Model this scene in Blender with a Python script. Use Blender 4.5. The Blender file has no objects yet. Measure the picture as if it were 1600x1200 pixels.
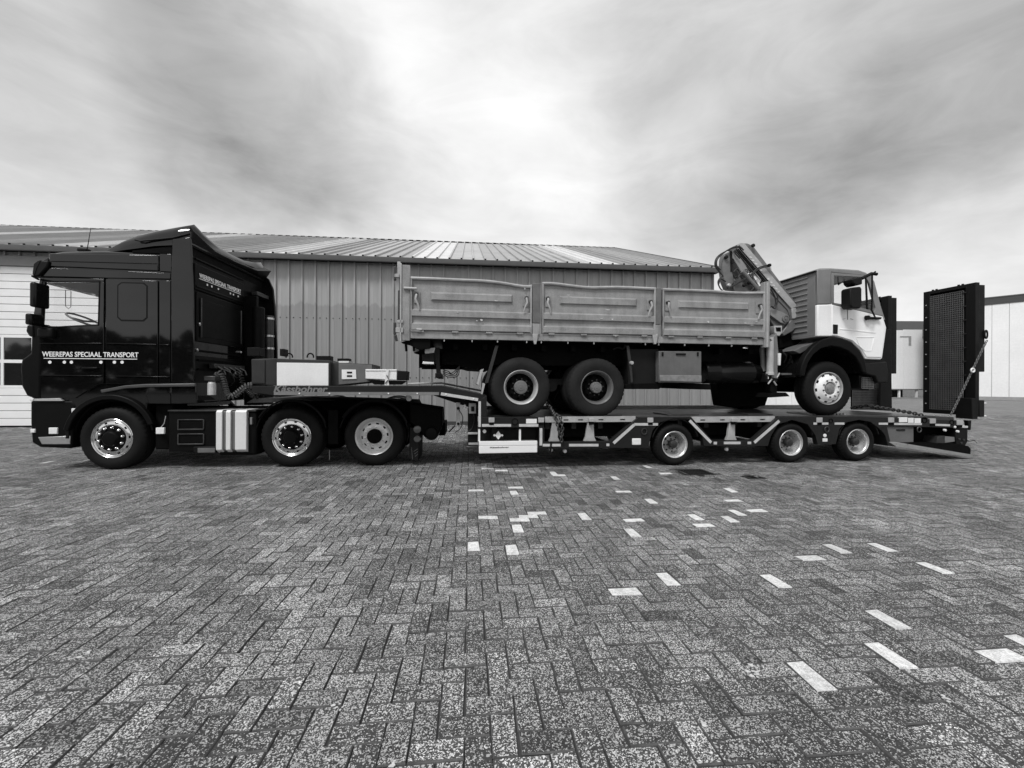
import bpy, bmesh, math, random
from mathutils import Vector, Matrix
random.seed(7)
R = math.radians
scene = bpy.context.scene
col = scene.collection
# ------------------------------------------------------------------ camera
FPX = 680.0; CAMH = 1.40; ROLL = 0.0046
cd = bpy.data.cameras.new('camera'); cam = bpy.data.objects.new('camera', cd); col.objects.link(cam)
cd.sensor_width = 36; cd.lens = 36*FPX/1600; cd.clip_start = 0.05; cd.clip_end = 2000
cam.matrix_world = Matrix.Translation((0, 0, CAMH)) @ (Matrix.Rotation(R(90), 4, 'X') @ Matrix.Rotation(ROLL, 4, 'Z'))
scene.camera = cam
scene.view_settings.view_transform = 'Standard'; scene.view_settings.look = 'None'
scene.view_settings.exposure = 0.78; scene.view_settings.gamma = 1.0
scene.cycles.use_denoising = True

def ray(px, py):
    x = (px-800)/FPX; y = -(py-600)/FPX
    c, s = math.cos(ROLL), math.sin(ROLL)
    return Vector((x*c-y*s, 1.0, x*s+y*c))
def ground_pt(px, py):
    r = ray(px, py); k = -CAMH/r.z
    return Vector((r.x*k, k, 0))

# ------------------------------------------------------------------ world: overcast sky
SUN_EL, SUN_AZ = R(54), R(211)          # azimuth measured from +Y (ahead of the camera) towards +X
w = bpy.data.worlds.new('World'); scene.world = w; w.use_nodes = True
nt = w.node_tree; N = nt.nodes; L = nt.links
for n in list(N): N.remove(n)
def wn(t, **k):
    n = N.new(t)
    for a, b in k.items(): setattr(n, a, b)
    return n
def wmath(op, a, b=None, c=None):
    n = wn('ShaderNodeMath', operation=op)
    for i, v in enumerate((a, b, c)):
        if v is None: continue
        if isinstance(v, (int, float)): n.inputs[i].default_value = v
        else: L.new(v, n.inputs[i])
    return n.outputs[0]
tc = wn('ShaderNodeTexCoord')
nrm = wn('ShaderNodeVectorMath', operation='NORMALIZE'); L.new(tc.outputs['Generated'], nrm.inputs[0])
sep = wn('ShaderNodeSeparateXYZ'); L.new(nrm.outputs[0], sep.inputs[0])
zc = wmath('ADD', wmath('MAXIMUM', sep.outputs[2], 0.0), 0.10)
comb = wn('ShaderNodeCombineXYZ')
L.new(wmath('DIVIDE', sep.outputs[0], zc), comb.inputs[0]); L.new(wmath('DIVIDE', sep.outputs[1], zc), comb.inputs[1])
n1 = wn('ShaderNodeTexNoise'); n1.inputs['Scale'].default_value = 1.1; n1.inputs['Detail'].default_value = 7; n1.inputs['Roughness'].default_value = 0.5; n1.inputs['Distortion'].default_value = 0.8
mp = wn('ShaderNodeMapping'); mp.inputs['Location'].default_value = (3.3, 1.2, 0); mp.inputs['Scale'].default_value = (0.72, 1.1, 1)
mp0 = wn('ShaderNodeMapping'); mp0.inputs['Rotation'].default_value = (0, 0, R(-37)); L.new(comb.outputs[0], mp0.inputs[0])
L.new(mp0.outputs[0], mp.inputs[0]); L.new(mp.outputs[0], n1.inputs['Vector'])
n2 = wn('ShaderNodeTexNoise'); n2.inputs['Scale'].default_value = 3.4; n2.inputs['Detail'].default_value = 6; n2.inputs['Roughness'].default_value = 0.58
L.new(mp.outputs[0], n2.inputs['Vector'])
# cloud masses given by direction, edges broken by noise
n3 = wn('ShaderNodeTexNoise'); n3.inputs['Scale'].default_value = 2.6; n3.inputs['Detail'].default_value = 5; n3.inputs['Roughness'].default_value = 0.55
L.new(nrm.outputs[0], n3.inputs['Vector'])
sb = wn('ShaderNodeVectorMath', operation='SUBTRACT'); L.new(n3.outputs['Color'], sb.inputs[0]); sb.inputs[1].default_value = (0.5, 0.5, 0.5)
sc_ = wn('ShaderNodeVectorMath', operation='SCALE'); L.new(sb.outputs[0], sc_.inputs[0]); sc_.inputs['Scale'].default_value = 0.30
ad = wn('ShaderNodeVectorMath', operation='ADD'); L.new(nrm.outputs[0], ad.inputs[0]); L.new(sc_.outputs[0], ad.inputs[1])
nd = wn('ShaderNodeVectorMath', operation='NORMALIZE'); L.new(ad.outputs[0], nd.inputs[0])
val = wmath('ADD', 0.69, 0.0)
BLOBS = [  # pixel, radius (deg), amplitude
    (40, 110, 22, -0.34), (430, 195, 12, -0.42), (590, 265, 9, -0.18), (230, 190, 12, -0.14), (490, 40, 13, .26), (860, 80, 16, .12), (700, 190, 10, .05),
    (1330, 60, 24, -0.22), (1500, 240, 20, -0.24), (1050, 270, 12, -0.12), (1180, 175, 8, .16), (900, 230, 9, .08), (1150, 330, 10, -0.05),
    (60, 300, 17, .16), (700, 350, 16, .10), (1000, 350, 16, .10), (300, 330, 16, .14), (1430, 385, 8, .14), (1560, 330, 8, .10),
    (1000, 60, 10, -.06), (200, 20, 12, .05), (1250, 250, 10, -.10),
    ]
for px, py, rad, amp in BLOBS:
    r = ray(px, py).normalized()
    dt = wn('ShaderNodeVectorMath', operation='DOT_PRODUCT'); L.new(nd.outputs[0], dt.inputs[0]); dt.inputs[1].default_value = r; amp *= .62; rad *= 1.25
    mr = wn('ShaderNodeMapRange', interpolation_type='SMOOTHSTEP'); L.new(dt.outputs['Value'], mr.inputs[0])
    mr.inputs[1].default_value = math.cos(R(rad)); mr.inputs[2].default_value = 1.0; mr.inputs[3].default_value = 0; mr.inputs[4].default_value = amp
    val = wmath('ADD', val, mr.outputs[0])
val = wmath('ADD', val, wmath('MULTIPLY', wmath('SUBTRACT', n1.outputs['Fac'], 0.5), 0.15))
val = wmath('ADD', val, wmath('MULTIPLY', wmath('SUBTRACT', n2.outputs['Fac'], 0.5), 0.13))
n4 = wn('ShaderNodeTexNoise'); n4.inputs['Scale'].default_value = 9.0; n4.inputs['Detail'].default_value = 6; n4.inputs['Roughness'].default_value = 0.6; n4.inputs['Distortion'].default_value = 0.6
mp4 = wn('ShaderNodeMapping'); mp4.inputs['Scale'].default_value = (1.6, 1.6, 4.2); L.new(nrm.outputs[0], mp4.inputs[0]); L.new(mp4.outputs[0], n4.inputs['Vector'])
n4.inputs['Scale'].default_value = 2.6
val = wmath('ADD', val, wmath('MULTIPLY', wmath('SUBTRACT', n4.outputs['Fac'], 0.5), 0.34))
hz = wn('ShaderNodeMapRange', interpolation_type='SMOOTHSTEP'); L.new(sep.outputs[2], hz.inputs[0]); hz.inputs[1].default_value = .0; hz.inputs[2].default_value = .40; hz.inputs[3].default_value = .2; hz.inputs[4].default_value = 0
val = wmath('ADD', val, hz.outputs[0])
val = wmath('MINIMUM', wmath('MAXIMUM', val, 0.25), 0.90)
sky = wn('ShaderNodeTexSky', sky_type='NISHITA'); sky.sun_disc = False; sky.sun_elevation = SUN_EL; sky.sun_rotation = SUN_AZ
bw = wn('ShaderNodeRGBToBW'); L.new(sky.outputs[0], bw.inputs[0])
total = wmath('ADD', wmath('MULTIPLY', val, 9.4), wmath('MULTIPLY', bw.outputs[0], 0.02))
bg = wn('ShaderNodeBackground'); bg.inputs['Strength'].default_value = 0.070
out = wn('ShaderNodeOutputWorld'); L.new(total, bg.inputs['Color']); L.new(bg.outputs[0], out.inputs[0])
sd = bpy.data.lights.new('sun', 'SUN'); sd.energy = 1.5; sd.angle = R(14); sd.color = (1, 1, 1)
sun = bpy.data.objects.new('sun', sd); col.objects.link(sun)
sdir = Vector((math.sin(SUN_AZ)*math.cos(SUN_EL), math.cos(SUN_AZ)*math.cos(SUN_EL), math.sin(SUN_EL)))
sun.rotation_euler = sdir.to_track_quat('Z', 'Y').to_euler(); sun.location = (0, 0, 30)

# ------------------------------------------------------------------ materials
MATS = {}
def mat(name, c, rough=.5, metal=0., var=.15, scale=3., fine=.06, bump=0., bscale=60., coat=0., streak=0., spec=.5):
    if name in MATS: return MATS[name]
    m = bpy.data.materials.new(name); m.use_nodes = True; MATS[name] = m
    t = m.node_tree; nn = t.nodes; ll = t.links; b = nn['Principled BSDF']
    b.inputs['Roughness'].default_value = rough; b.inputs['Metallic'].default_value = metal
    b.inputs['Coat Weight'].default_value = coat; b.inputs['Coat Roughness'].default_value = .04
    b.inputs['Specular IOR Level'].default_value = spec
    tcn = nn.new('ShaderNodeTexCoord')
    def noise(s, d=5, vec=None, r=.6):
        x = nn.new('ShaderNodeTexNoise'); x.inputs['Scale'].default_value = s; x.inputs['Detail'].default_value = d; x.inputs['Roughness'].default_value = r
        ll.new(vec or tcn.outputs['Object'], x.inputs['Vector']); return x.outputs['Fac']
    def mth(op, a, bb):
        x = nn.new('ShaderNodeMath'); x.operation = op
        for i, v in enumerate((a, bb)):
            if isinstance(v, (int, float)): x.inputs[i].default_value = v
            else: ll.new(v, x.inputs[i])
        return x.outputs[0]
    f = mth('MULTIPLY', mth('SUBTRACT', noise(scale), .5), var*3.2)
    f = mth('ADD', f, mth('MULTIPLY', mth('SUBTRACT', noise(scale*18, 3), .5), fine*3))
    if streak:
        mpn = nn.new('ShaderNodeMapping'); mpn.inputs['Scale'].default_value = (14, 14, .8); ll.new(tcn.outputs['Object'], mpn.inputs[0])
        f = mth('ADD', f, mth('MULTIPLY', mth('SUBTRACT', noise(1.0, 4, mpn.outputs[0]), .5), streak*3))
    v = mth('MULTIPLY', mth('MAXIMUM', mth('ADD', f, 1.0), .15), c)
    ll.new(v, b.inputs['Base Color'])
    ro = mth('ADD', mth('MULTIPLY', mth('SUBTRACT', noise(scale*3+1), .5), .35), rough)
    ll.new(mth('MAXIMUM', ro, .02), b.inputs['Roughness']) if rough > .12 else None
    if bump:
        bp = nn.new('ShaderNodeBump'); bp.inputs['Strength'].default_value = min(1, bump); bp.inputs['Distance'].default_value = .004
        ll.new(noise(bscale, 4), bp.inputs['Height']); ll.new(bp.outputs[0], b.inputs['Normal'])
    return m
M_PAINT = mat('black_gloss_paint', .004, .06, var=.1, coat=1.0, spec=.0, bump=0.03, bscale=1.3)
M_PAINT2 = mat('black_satin_paint', .005, .22, var=.2, spec=.2)
M_REAR = mat('matt_black_rear_panel', .004, .35, var=.3, spec=.10)
M_MOULD = mat('moulding_sky_highlight', .05, .35, var=.2)  # lighter base paints in the sky highlight along the arch top
M_PLAST = mat('black_plastic', .004, .42, var=.3, spec=.10)
M_RUB = mat('tyre_rubber', .0085, .62, var=.22, scale=5, bump=.3, bscale=90, spec=.12)
M_RUB2 = mat('dusty_tyre_rubber', .017, .75, var=.35, scale=5, bump=.3, bscale=90, spec=.15)
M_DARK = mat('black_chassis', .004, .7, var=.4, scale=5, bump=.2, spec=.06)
M_ALU = mat('polished_aluminium', .72, .17, 1, var=.08, scale=6)
M_ALU2 = mat('brushed_aluminium', .62, .33, 1, var=.12, scale=6, bump=.1)
M_CHROME = mat('chrome', .8, .09, 1, var=.03)
M_DROP = mat('bird_dropping', .5, .8, var=.3, scale=60)
M_SILVER = mat('silver_rim_paint', .66, .32, .3, var=.2, scale=9)
M_WHITEP = mat('white_paint', .78, .35, var=.06, scale=3, streak=.03)
M_GUARD = mat('white_side_guard', .80, .4, .0, var=.05)
M_TAPE = mat('reflective_tape', .50, .4, var=.2, scale=9, fine=.16)
M_TAPE2 = mat('dark_reflective_tape', .17, .45, var=.25, scale=5, fine=.16)  # darker tape tone, used on the gooseneck strip
M_TRGREY = mat('trailer_grey_paint', .014, .4, var=.25, scale=4, fine=.15, spec=.22)
M_TRDARK = mat('trailer_dark_paint', .010, .5, var=.25, scale=4, spec=.15)
M_LGREY = mat('light_galvanised', .42, .45, .25, var=.25, scale=6, fine=.15, streak=.06)
M_DECK = mat('steel_deck', .07, .4, .6, var=.5, scale=3, fine=.2, bump=.5, bscale=45)
M_BED = mat('weathered_grey_dropside', .26, .5, var=.36, scale=3.4, fine=.2, bump=.6, bscale=12, streak=.16)
M_BED2 = mat('worn_bed_rim', .36, .45, var=.3, scale=6, fine=.15)
M_POST = mat('dark_bed_post', .12, .5, var=.35, scale=7, fine=.2)
M_CABG = mat('grey_cab_paint', .19, .38, var=.18, scale=3, fine=.06, streak=.03)
M_CABW = mat('white_cab_paint', .86, .38, var=.06, scale=3, streak=.02)
M_CRANE = mat('crane_grey_paint', .15, .45, var=.3, scale=6, fine=.15, bump=.2)
M_CRANEL = mat('crane_light_and_lit_paint', .40, .45, var=.25, scale=8, fine=.2)  # pale crane parts, and the painted lit band of the boom
M_TRIM = mat('dark_trim', .006, .5, spec=.15)
M_HOSE = mat('hose_rubber', .015, .4)
M_LENS = mat('clear_lens', .75, .15, var=.1, scale=20)
M_LENSD = mat('dark_lens', .10, .12, var=.2, scale=20)
M_BOX = mat('equipment_box_grey', .03, .45, var=.25, scale=4, spec=.3)
M_TOOLB = mat('toolbox_grey_paint', .11, .5, var=.25, scale=4, fine=.12, streak=.08)
M_DARKMETAL = mat('worn_dark_steel', .05, .4, .5, var=.5, scale=9, fine=.2)
M_LETW = mat('white_lettering', .85, .5, var=.02)
M_LETG = mat('grey_lettering', .17, .5, var=.1)
M_CURT = mat('grey_curtain', .22, .8, var=.1)
M_SEAT = mat('seat_fabric', .015, .9)
def glass(name, tint, gl=.06):
    m = bpy.data.materials.new(name); m.use_nodes = True; t = m.node_tree
    for n in list(t.nodes): t.nodes.remove(n)
    o = t.nodes.new('ShaderNodeOutputMaterial'); mx = t.nodes.new('ShaderNodeMixShader')
    tr = t.nodes.new('ShaderNodeBsdfTransparent'); tr.inputs[0].default_value = (tint, tint, tint, 1)
    g = t.nodes.new('ShaderNodeBsdfGlossy'); g.inputs['Roughness'].default_value = .02
    fr = t.nodes.new('ShaderNodeFresnel'); fr.inputs[0].default_value = 1.45
    gg = t.nodes.new('ShaderNodeNewGeometry'); iv = t.nodes.new('ShaderNodeMath'); iv.operation = 'SUBTRACT'; iv.inputs[0].default_value = 1; t.links.new(gg.outputs['Backfacing'], iv.inputs[1]); ml = t.nodes.new('ShaderNodeMath'); ml.operation = 'MULTIPLY'; t.links.new(iv.outputs[0], ml.inputs[0]); t.links.new(fr.outputs[0], ml.inputs[1]); t.links.new(ml.outputs[0], mx.inputs[0]); t.links.new(tr.outputs[0], mx.inputs[1]); t.links.new(g.outputs[0], mx.inputs[2]); t.links.new(mx.outputs[0], o.inputs[0])
    return m
M_GLASS = glass('clear_glass', .985)
M_GLASSD = mat('dark_tinted_glass', .015, .04, var=.02, coat=1)

# paving
def paver_mat(name, source):
    m = bpy.data.materials.new(name); m.use_nodes = True; t = m.node_tree; nn = t.nodes; ll = t.links; b = nn['Principled BSDF']
    geo = nn.new('ShaderNodeNewGeometry')
    def mth(op, a, bb=None, cc=None):
        x = nn.new('ShaderNodeMath'); x.operation = op
        for i, v in enumerate((a, bb, cc)):
            if v is None: continue
            if isinstance(v, (int, float)): x.inputs[i].default_value = v
            else: ll.new(v, x.inputs[i])
        return x.outputs[0]
    def noise(s, d=3, r=.6):
        x = nn.new('ShaderNodeTexNoise'); x.inputs['Scale'].default_value = s; x.inputs['Detail'].default_value = d; x.inputs['Roughness'].default_value = r
        ll.new(geo.outputs['Position'], x.inputs['Vector']); return x.outputs['Fac']
    def cells(s):
        x = nn.new('ShaderNodeTexVoronoi'); x.inputs['Scale'].default_value = s; ll.new(geo.outputs['Position'], x.inputs['Vector'])
        q = nn.new('ShaderNodeSeparateColor'); ll.new(x.outputs['Color'], q.inputs[0]); return q.outputs[0], q.outputs[1]
    if source == 'attr':
        a = nn.new('ShaderNodeAttribute'); a.attribute_name = 'tone'; tone = a.outputs['Fac']
    elif source == 'rand':
        a = nn.new('ShaderNodeObjectInfo'); tone = a.outputs['Random']
    else: tone = None
    if tone is not None:
        cr = nn.new('ShaderNodeValToRGB'); ll.new(tone, cr.inputs[0])
        el = cr.color_ramp.elements; el[0].position = 0; el[0].color = (.55,)*3+(1,); el[1].position = 1; el[1].color = (1.5,)*3+(1,)
        for p, v in ((.04, .62), (.08, .84), (.45, .92), (.85, 1.12), (.95, 1.3)):
            e = el.new(p); e.color = (v, v, v, 1)
        tv = cr.outputs[0]
        base, chip = .045, .88
    else:
        tv = None; base, chip = .55, .75
    c1, c1b = cells(235); c2, _ = cells(110)
    # how many pale stones show: varies over the yard (worn patches) and per stone
    dens = mth('ADD', mth('MULTIPLY', noise(1.3, 3), .5), .22 if tone is not None else .35)
    if tone is not None: dens = mth('ADD', dens, mth('MULTIPLY', mth('FRACT', mth('MULTIPLY', tone, 7.31)), .36))
    chipf = mth('GREATER_THAN', c1, mth('SUBTRACT', 1.13, mth('MULTIPLY', dens, .68)))
    chipb = mth('MULTIPLY', chipf, mth('ADD', mth('MULTIPLY', c1b, .8), .2))
    chip2 = mth('MULTIPLY', mth('GREATER_THAN', c2, .93), .5)
    mid = mth('MULTIPLY', noise(70, 4, .75), noise(24, 3, .7))
    v = mth('ADD', mth('MULTIPLY', mid, base*6.2), mth('MULTIPLY', mth('MAXIMUM', chipb, chip2), chip))
    if tv is not None: v = mth('MULTIPLY', v, tv)
    else: v = mth('MINIMUM', mth('MULTIPLY', mth('ADD', mth('MULTIPLY', v, .5), .24), mth('ADD', mth('MULTIPLY', noise(14, 4, .7), .9), .5)), .85)
    v = mth('MULTIPLY', v, mth('ADD', mth('MULTIPLY', noise(.9, 5, .65), 1.1), .13 if tone is not None else .35))
    # dirt rising out of the joints, tyre scuffs
    ll.new(v, b.inputs['Base Color']); b.inputs['Roughness'].default_value = .78; b.inputs['Specular IOR Level'].default_value = .35
    bp = nn.new('ShaderNodeBump'); bp.inputs['Strength'].default_value = .8; bp.inputs['Distance'].default_value = .003
    ll.new(mth('ADD', mth('MULTIPLY', c1, .5), mth('MULTIPLY', noise(60, 3), 1.6)), bp.inputs['Height']); ll.new(bp.outputs[0], b.inputs['Normal'])
    return m
M_PAVE_A = paver_mat('concrete_paver_stone', 'attr')
M_PAVE_R = paver_mat('concrete_paver_stone_near', 'rand')
M_PAVE_W = paver_mat('white_painted_paver', None)
M_JOINT = mat('sandy_joint_fill', .04, .95, var=.4, scale=9, bump=.4)

# ------------------------------------------------------------------ building tools
class Frame:
    def __init__(s, X0, Y0, t):
        a = math.atan(t); s.a = a; s.e = Vector((math.cos(a), math.sin(a), 0)); s.n = Vector((-math.sin(a), math.cos(a), 0)); s.o = Vector((X0, Y0, 0))
    def w(s, p): return s.o + s.e*p[0] + s.n*p[1] + Vector((0, 0, p[2]))
    def P(s, px, py, d=0.):           # point of the plane d = const -> (along, up)
        r = ray(px, py); k = (d + s.o.dot(s.n))/r.dot(s.n)
        q = r*k + Vector((0, 0, CAMH)); return ((q-s.o).dot(s.e), q.z)
    def S(s, px, d=0.): return s.P(px, 600, d)[0]
    def Q(s, px, py, sv):             # point of the plane along = const -> (inward, up)
        r = ray(px, py); k = (sv + s.o.dot(s.e))/r.dot(s.e)
        q = r*k + Vector((0, 0, CAMH)); return ((q-s.o).dot(s.n), q.z)
    def PS(s, pts, d=0.): return [s.P(x, y, d) for x, y in pts]

class MB:
    def __init__(s): s.v = []; s.f = []
    def add(s, vs, fs):
        o = len(s.v); s.v += [tuple(v) for v in vs]; s.f += [tuple(i+o for i in f) for f in fs]; return s
    def box(s, a0, a1, b0, b1, c0, c1):
        if a0 > a1: a0, a1 = a1, a0
        if c0 > c1: c0, c1 = c1, c0
        v = [(a, b, c) for a in (a0, a1) for b in (b0, b1) for c in (c0, c1)]
        return s.add(v, [(0, 1, 3, 2), (4, 6, 7, 5), (0, 4, 5, 1), (2, 3, 7, 6), (0, 2, 6, 4), (1, 5, 7, 3)])
    def prism(s, poly, a0, a1, axis='d'):
        n = len(poly)
        def mk(p, a):
            return {'d': (p[0], a, p[1]), 's': (a, p[0], p[1]), 'z': (p[0], p[1], a)}[axis]
        v = [mk(p, a0) for p in poly] + [mk(p, a1) for p in poly]
        return s.add(v, [tuple(range(n)), tuple(range(2*n-1, n-1, -1))] + [(i, (i+1) % n, (i+1) % n+n, i+n) for i in range(n)])
    def loft(s, rings, caps=True, closed=False):
        n = len(rings[0]); v = [p for r in rings for p in r]; f = []
        m = len(rings)
        for j in range(m if closed else m-1):
            k = (j+1) % m
            for i in range(n): f.append((j*n+i, j*n+(i+1) % n, k*n+(i+1) % n, k*n+i))
        if caps and not closed: f += [tuple(range(n)), tuple(range(m*n-1, (m-1)*n-1, -1))]
        return s.add(v, f)
    def tube(s, pts, r, n=8, closed=False):
        pts = [Vector(p) for p in pts]; m = len(pts); rings = []; up = None
        for i, p in enumerate(pts):
            if closed: d = pts[(i+1) % m]-pts[i-1]
            else: d = pts[min(i+1, m-1)]-pts[max(i-1, 0)]
            d.normalize()
            if up is None:
                up = Vector((0, 0, 1)) if abs(d.z) < .9 else Vector((0, 1, 0))
            a = d.cross(up); a.normalize(); b = a.cross(d); b.normalize(); up = b
            rr = r[i] if isinstance(r, (list, tuple)) else r
            rings.append([tuple(p + a*math.cos(2*math.pi*k/n)*rr + b*math.sin(2*math.pi*k/n)*rr) for k in range(n)])
        return s.loft(rings, closed=closed)
    def beam(s, p0, p1, wd, ht, up=(0, 0, 1)):
        p0 = Vector(p0); p1 = Vector(p1); d = (p1-p0).normalized(); a = d.cross(Vector(up)).normalized(); b = a.cross(d)
        r = lambda p: [tuple(p+a*x*wd/2+b*y*ht/2) for x, y in ((-1, -1), (1, -1), (1, 1), (-1, 1))]
        return s.loft([r(p0), r(p1)])
    def lathe(s, c, prof, n=48, axis='d', sg=1, close=False, rf=None):
        rings = []
        for j, (a, r) in enumerate(prof):
            ring = []
            for k in range(n):
                th = 2*math.pi*k/n; rr = rf(j, k, r) if rf else r
                x, y = math.cos(th)*rr, math.sin(th)*rr
                ring.append({'d': (c[0]+x, c[1]+sg*a, c[2]+y), 's': (c[0]+sg*a, c[1]+x, c[2]+y), 'z': (c[0]+x, c[1]+y, c[2]+sg*a)}[axis])
            rings.append(ring)
        return s.loft(rings, caps=not close, closed=close)
    def cyl(s, c, r, h, n=24, axis='d', sg=1): return s.lathe(c, [(0, r), (h, r)], n, axis, sg)
    def polar(s, c, prof, n, hole, sg=1):   # disc of rings with real openings; hole(j, k) -> skip the cell
        v = []; f = []
        for a, r in prof:
            for k in range(n):
                th = 2*math.pi*k/n; v.append((c[0]+math.cos(th)*r, c[1]+sg*a, c[2]+math.sin(th)*r))
        for j in range(len(prof)-1):
            for k in range(n):
                if not hole(j, k): f.append((j*n+k, j*n+(k+1) % n, (j+1)*n+(k+1) % n, (j+1)*n+k))
        return s.add(v, f)

class Thing:
    def __init__(s, name, label, cat, frame, base, group=None):
        s.fr = frame; s.base = Vector(base); o = bpy.data.objects.new(name, None); col.objects.link(o)
        o.location = frame.w(base); o.rotation_euler = (0, 0, frame.a); o['label'] = label; o['category'] = cat
        if group: o['group'] = group
        o.empty_display_size = .3; s.o = o
def finish(me, smooth=35, recalc=True):
    if recalc:
        bm = bmesh.new(); bm.from_mesh(me); bmesh.ops.recalc_face_normals(bm, faces=bm.faces); bm.to_mesh(me); bm.free()
    if smooth:
        me.polygons.foreach_set('use_smooth', [True]*len(me.polygons)); me.set_sharp_from_angle(angle=R(smooth))
def build(mb, name, m, thing, parent=None, bevel=0., seg=2, smooth=35, label=None, kind=None, recalc=True):
    me = bpy.data.meshes.new(name); b = thing.base
    me.from_pydata([(v[0]-b[0], v[1]-b[1], v[2]-b[2]) for v in mb.v], [], mb.f); me.update()
    finish(me, smooth, recalc); me.materials.append(m)
    o = bpy.data.objects.new(name, me); col.objects.link(o); o.parent = parent or thing.o
    if bevel:
        md = o.modifiers.new('bevel', 'BEVEL'); md.width = bevel; md.segments = seg; md.limit_method = 'ANGLE'; md.angle_limit = R(40); md.harden_normals = False
    if label: o['label'] = label
    if kind: o['kind'] = kind
    return o
def holder(name, thing, at, parent=None):      # an Empty that is a part with sub-parts
    o = bpy.data.objects.new(name, None); col.objects.link(o); o.parent = parent or thing.o; o.empty_display_size = .1
    return o
def solo(mb, name, m, label, cat, frame, base, group=None, bevel=0., kind=None, smooth=35):
    class T: pass
    t = T(); t.base = Vector(base); t.o = None
    o = build(mb, name, m, t, bevel=bevel, smooth=smooth); o.parent = None
    o.location = frame.w(base); o.rotation_euler = (0, 0, frame.a)
    if label: o['label'] = label
    if cat: o['category'] = cat
    if kind: o['kind'] = kind
    if group: o['group'] = group
    return o
def text_mb(txt, x0, x1, zb, h, mapf, bold=.0, shear=0., slope=0.):
    cu = bpy.data.curves.new('t', 'FONT'); cu.body = txt; cu.offset = bold; cu.extrude = 0.002; cu.resolution_u = 3; cu.shear = shear
    o = bpy.data.objects.new('t', cu); col.objects.link(o)
    bpy.context.view_layer.update()
    me = bpy.data.meshes.new_from_object(o.evaluated_get(bpy.context.evaluated_depsgraph_get()))
    xs = [v.co.x for v in me.vertices]; ys = [v.co.y for v in me.vertices]
    mx, Mx, my, My = min(xs), max(xs), min(ys), max(ys)
    vs = []
    for v in me.vertices:
        u = (v.co.x-mx)/(Mx-mx); q = (v.co.y-my)/(My-my)
        vs.append(mapf(x0+(x1-x0)*u, zb+h*q+slope*u, v.co.z))
    fs = [tuple(p.vertices) for p in me.polygons]
    bpy.data.objects.remove(o); bpy.data.curves.remove(cu); bpy.data.meshes.remove(me)
    return MB().add(vs, fs)
def arc(c, r, a0, a1, n, ry=None):
    return [(c[0]+r*math.cos(R(a0+(a1-a0)*i/n)), c[1]+(ry or r)*math.sin(R(a0+(a1-a0)*i/n))) for i in range(n+1)]

WORLD = Frame(0, 0, 0)
T = Frame(-6.38, 6.94, .09)     # tractor: near side plane
G = Frame(2.81, 7.50, .14)      # low loader and the truck on it
B = Frame(0, 15.0, .10)         # metal hall

# ------------------------------------------------------------------ ground
gm = MB(); ext = 600
gm.add([(-ext, -80, -.016), (ext, -80, -.016), (ext, 500, -.016), (-ext, 500, -.016)], [(0, 1, 2, 3)])
def far_pave_mat():
    m = bpy.data.materials.new('far_paving'); m.use_nodes = True; t = m.node_tree; nn = t.nodes; ll = t.links; b = nn['Principled BSDF']
    tcn = nn.new('ShaderNodeTexCoord'); br = nn.new('ShaderNodeTexBrick'); mpn = nn.new('ShaderNodeMapping'); mpn.inputs['Rotation'].default_value = (0, 0, R(5.6))
    ll.new(tcn.outputs['Object'], mpn.inputs[0]); ll.new(mpn.outputs[0], br.inputs['Vector'])
    br.inputs['Scale'].default_value = 1; br.inputs['Brick Width'].default_value = .21; br.inputs['Row Height'].default_value = .105; br.inputs['Mortar Size'].default_value = .006
    br.inputs['Color1'].default_value = (.15,)*3+(1,); br.inputs['Color2'].default_value = (.23,)*3+(1,); br.inputs['Mortar'].default_value = (.05,)*3+(1,)
    nz = nn.new('ShaderNodeTexNoise'); nz.inputs['Scale'].default_value = .5; nz.inputs['Detail'].default_value = 6; ll.new(tcn.outputs['Object'], nz.inputs['Vector'])
    mx = nn.new('ShaderNodeMix'); mx.data_type = 'RGBA'; mx.blend_type = 'MULTIPLY'; mx.inputs[0].default_value = .6
    ll.new(br.outputs[0], mx.inputs[6]); cr = nn.new('ShaderNodeValToRGB'); cr.color_ramp.elements[0].position = .3; cr.color_ramp.elements[0].color = (.6, .6, .6, 1); cr.color_ramp.elements[1].position = .7
    ll.new(nz.outputs[0], cr.inputs[0]); ll.new(cr.outputs[0], mx.inputs[7]); ll.new(mx.outputs[2], b.inputs['Base Color']); b.inputs['Roughness'].default_value = .8
    return m
ground = solo(gm, 'ground', far_pave_mat(), None, None, WORLD, (0, 0, 0), kind='structure', smooth=0)
# the near yard has a sand bed under real stones
bed = MB()
for k in range(1): bed.add([(-2.6, -1.15, -.0135), (2.6, -1.15, -.0135), (30, 20.9, -.0135), (-30, 20.9, -.0135)], [(0, 1, 2, 3)])
bedo = solo(bed, 'joint_sand', M_JOINT, None, None, WORLD, (0, 0, 0), smooth=0); bedo.parent = ground; bedo['kind'] = 'stuff'

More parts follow.
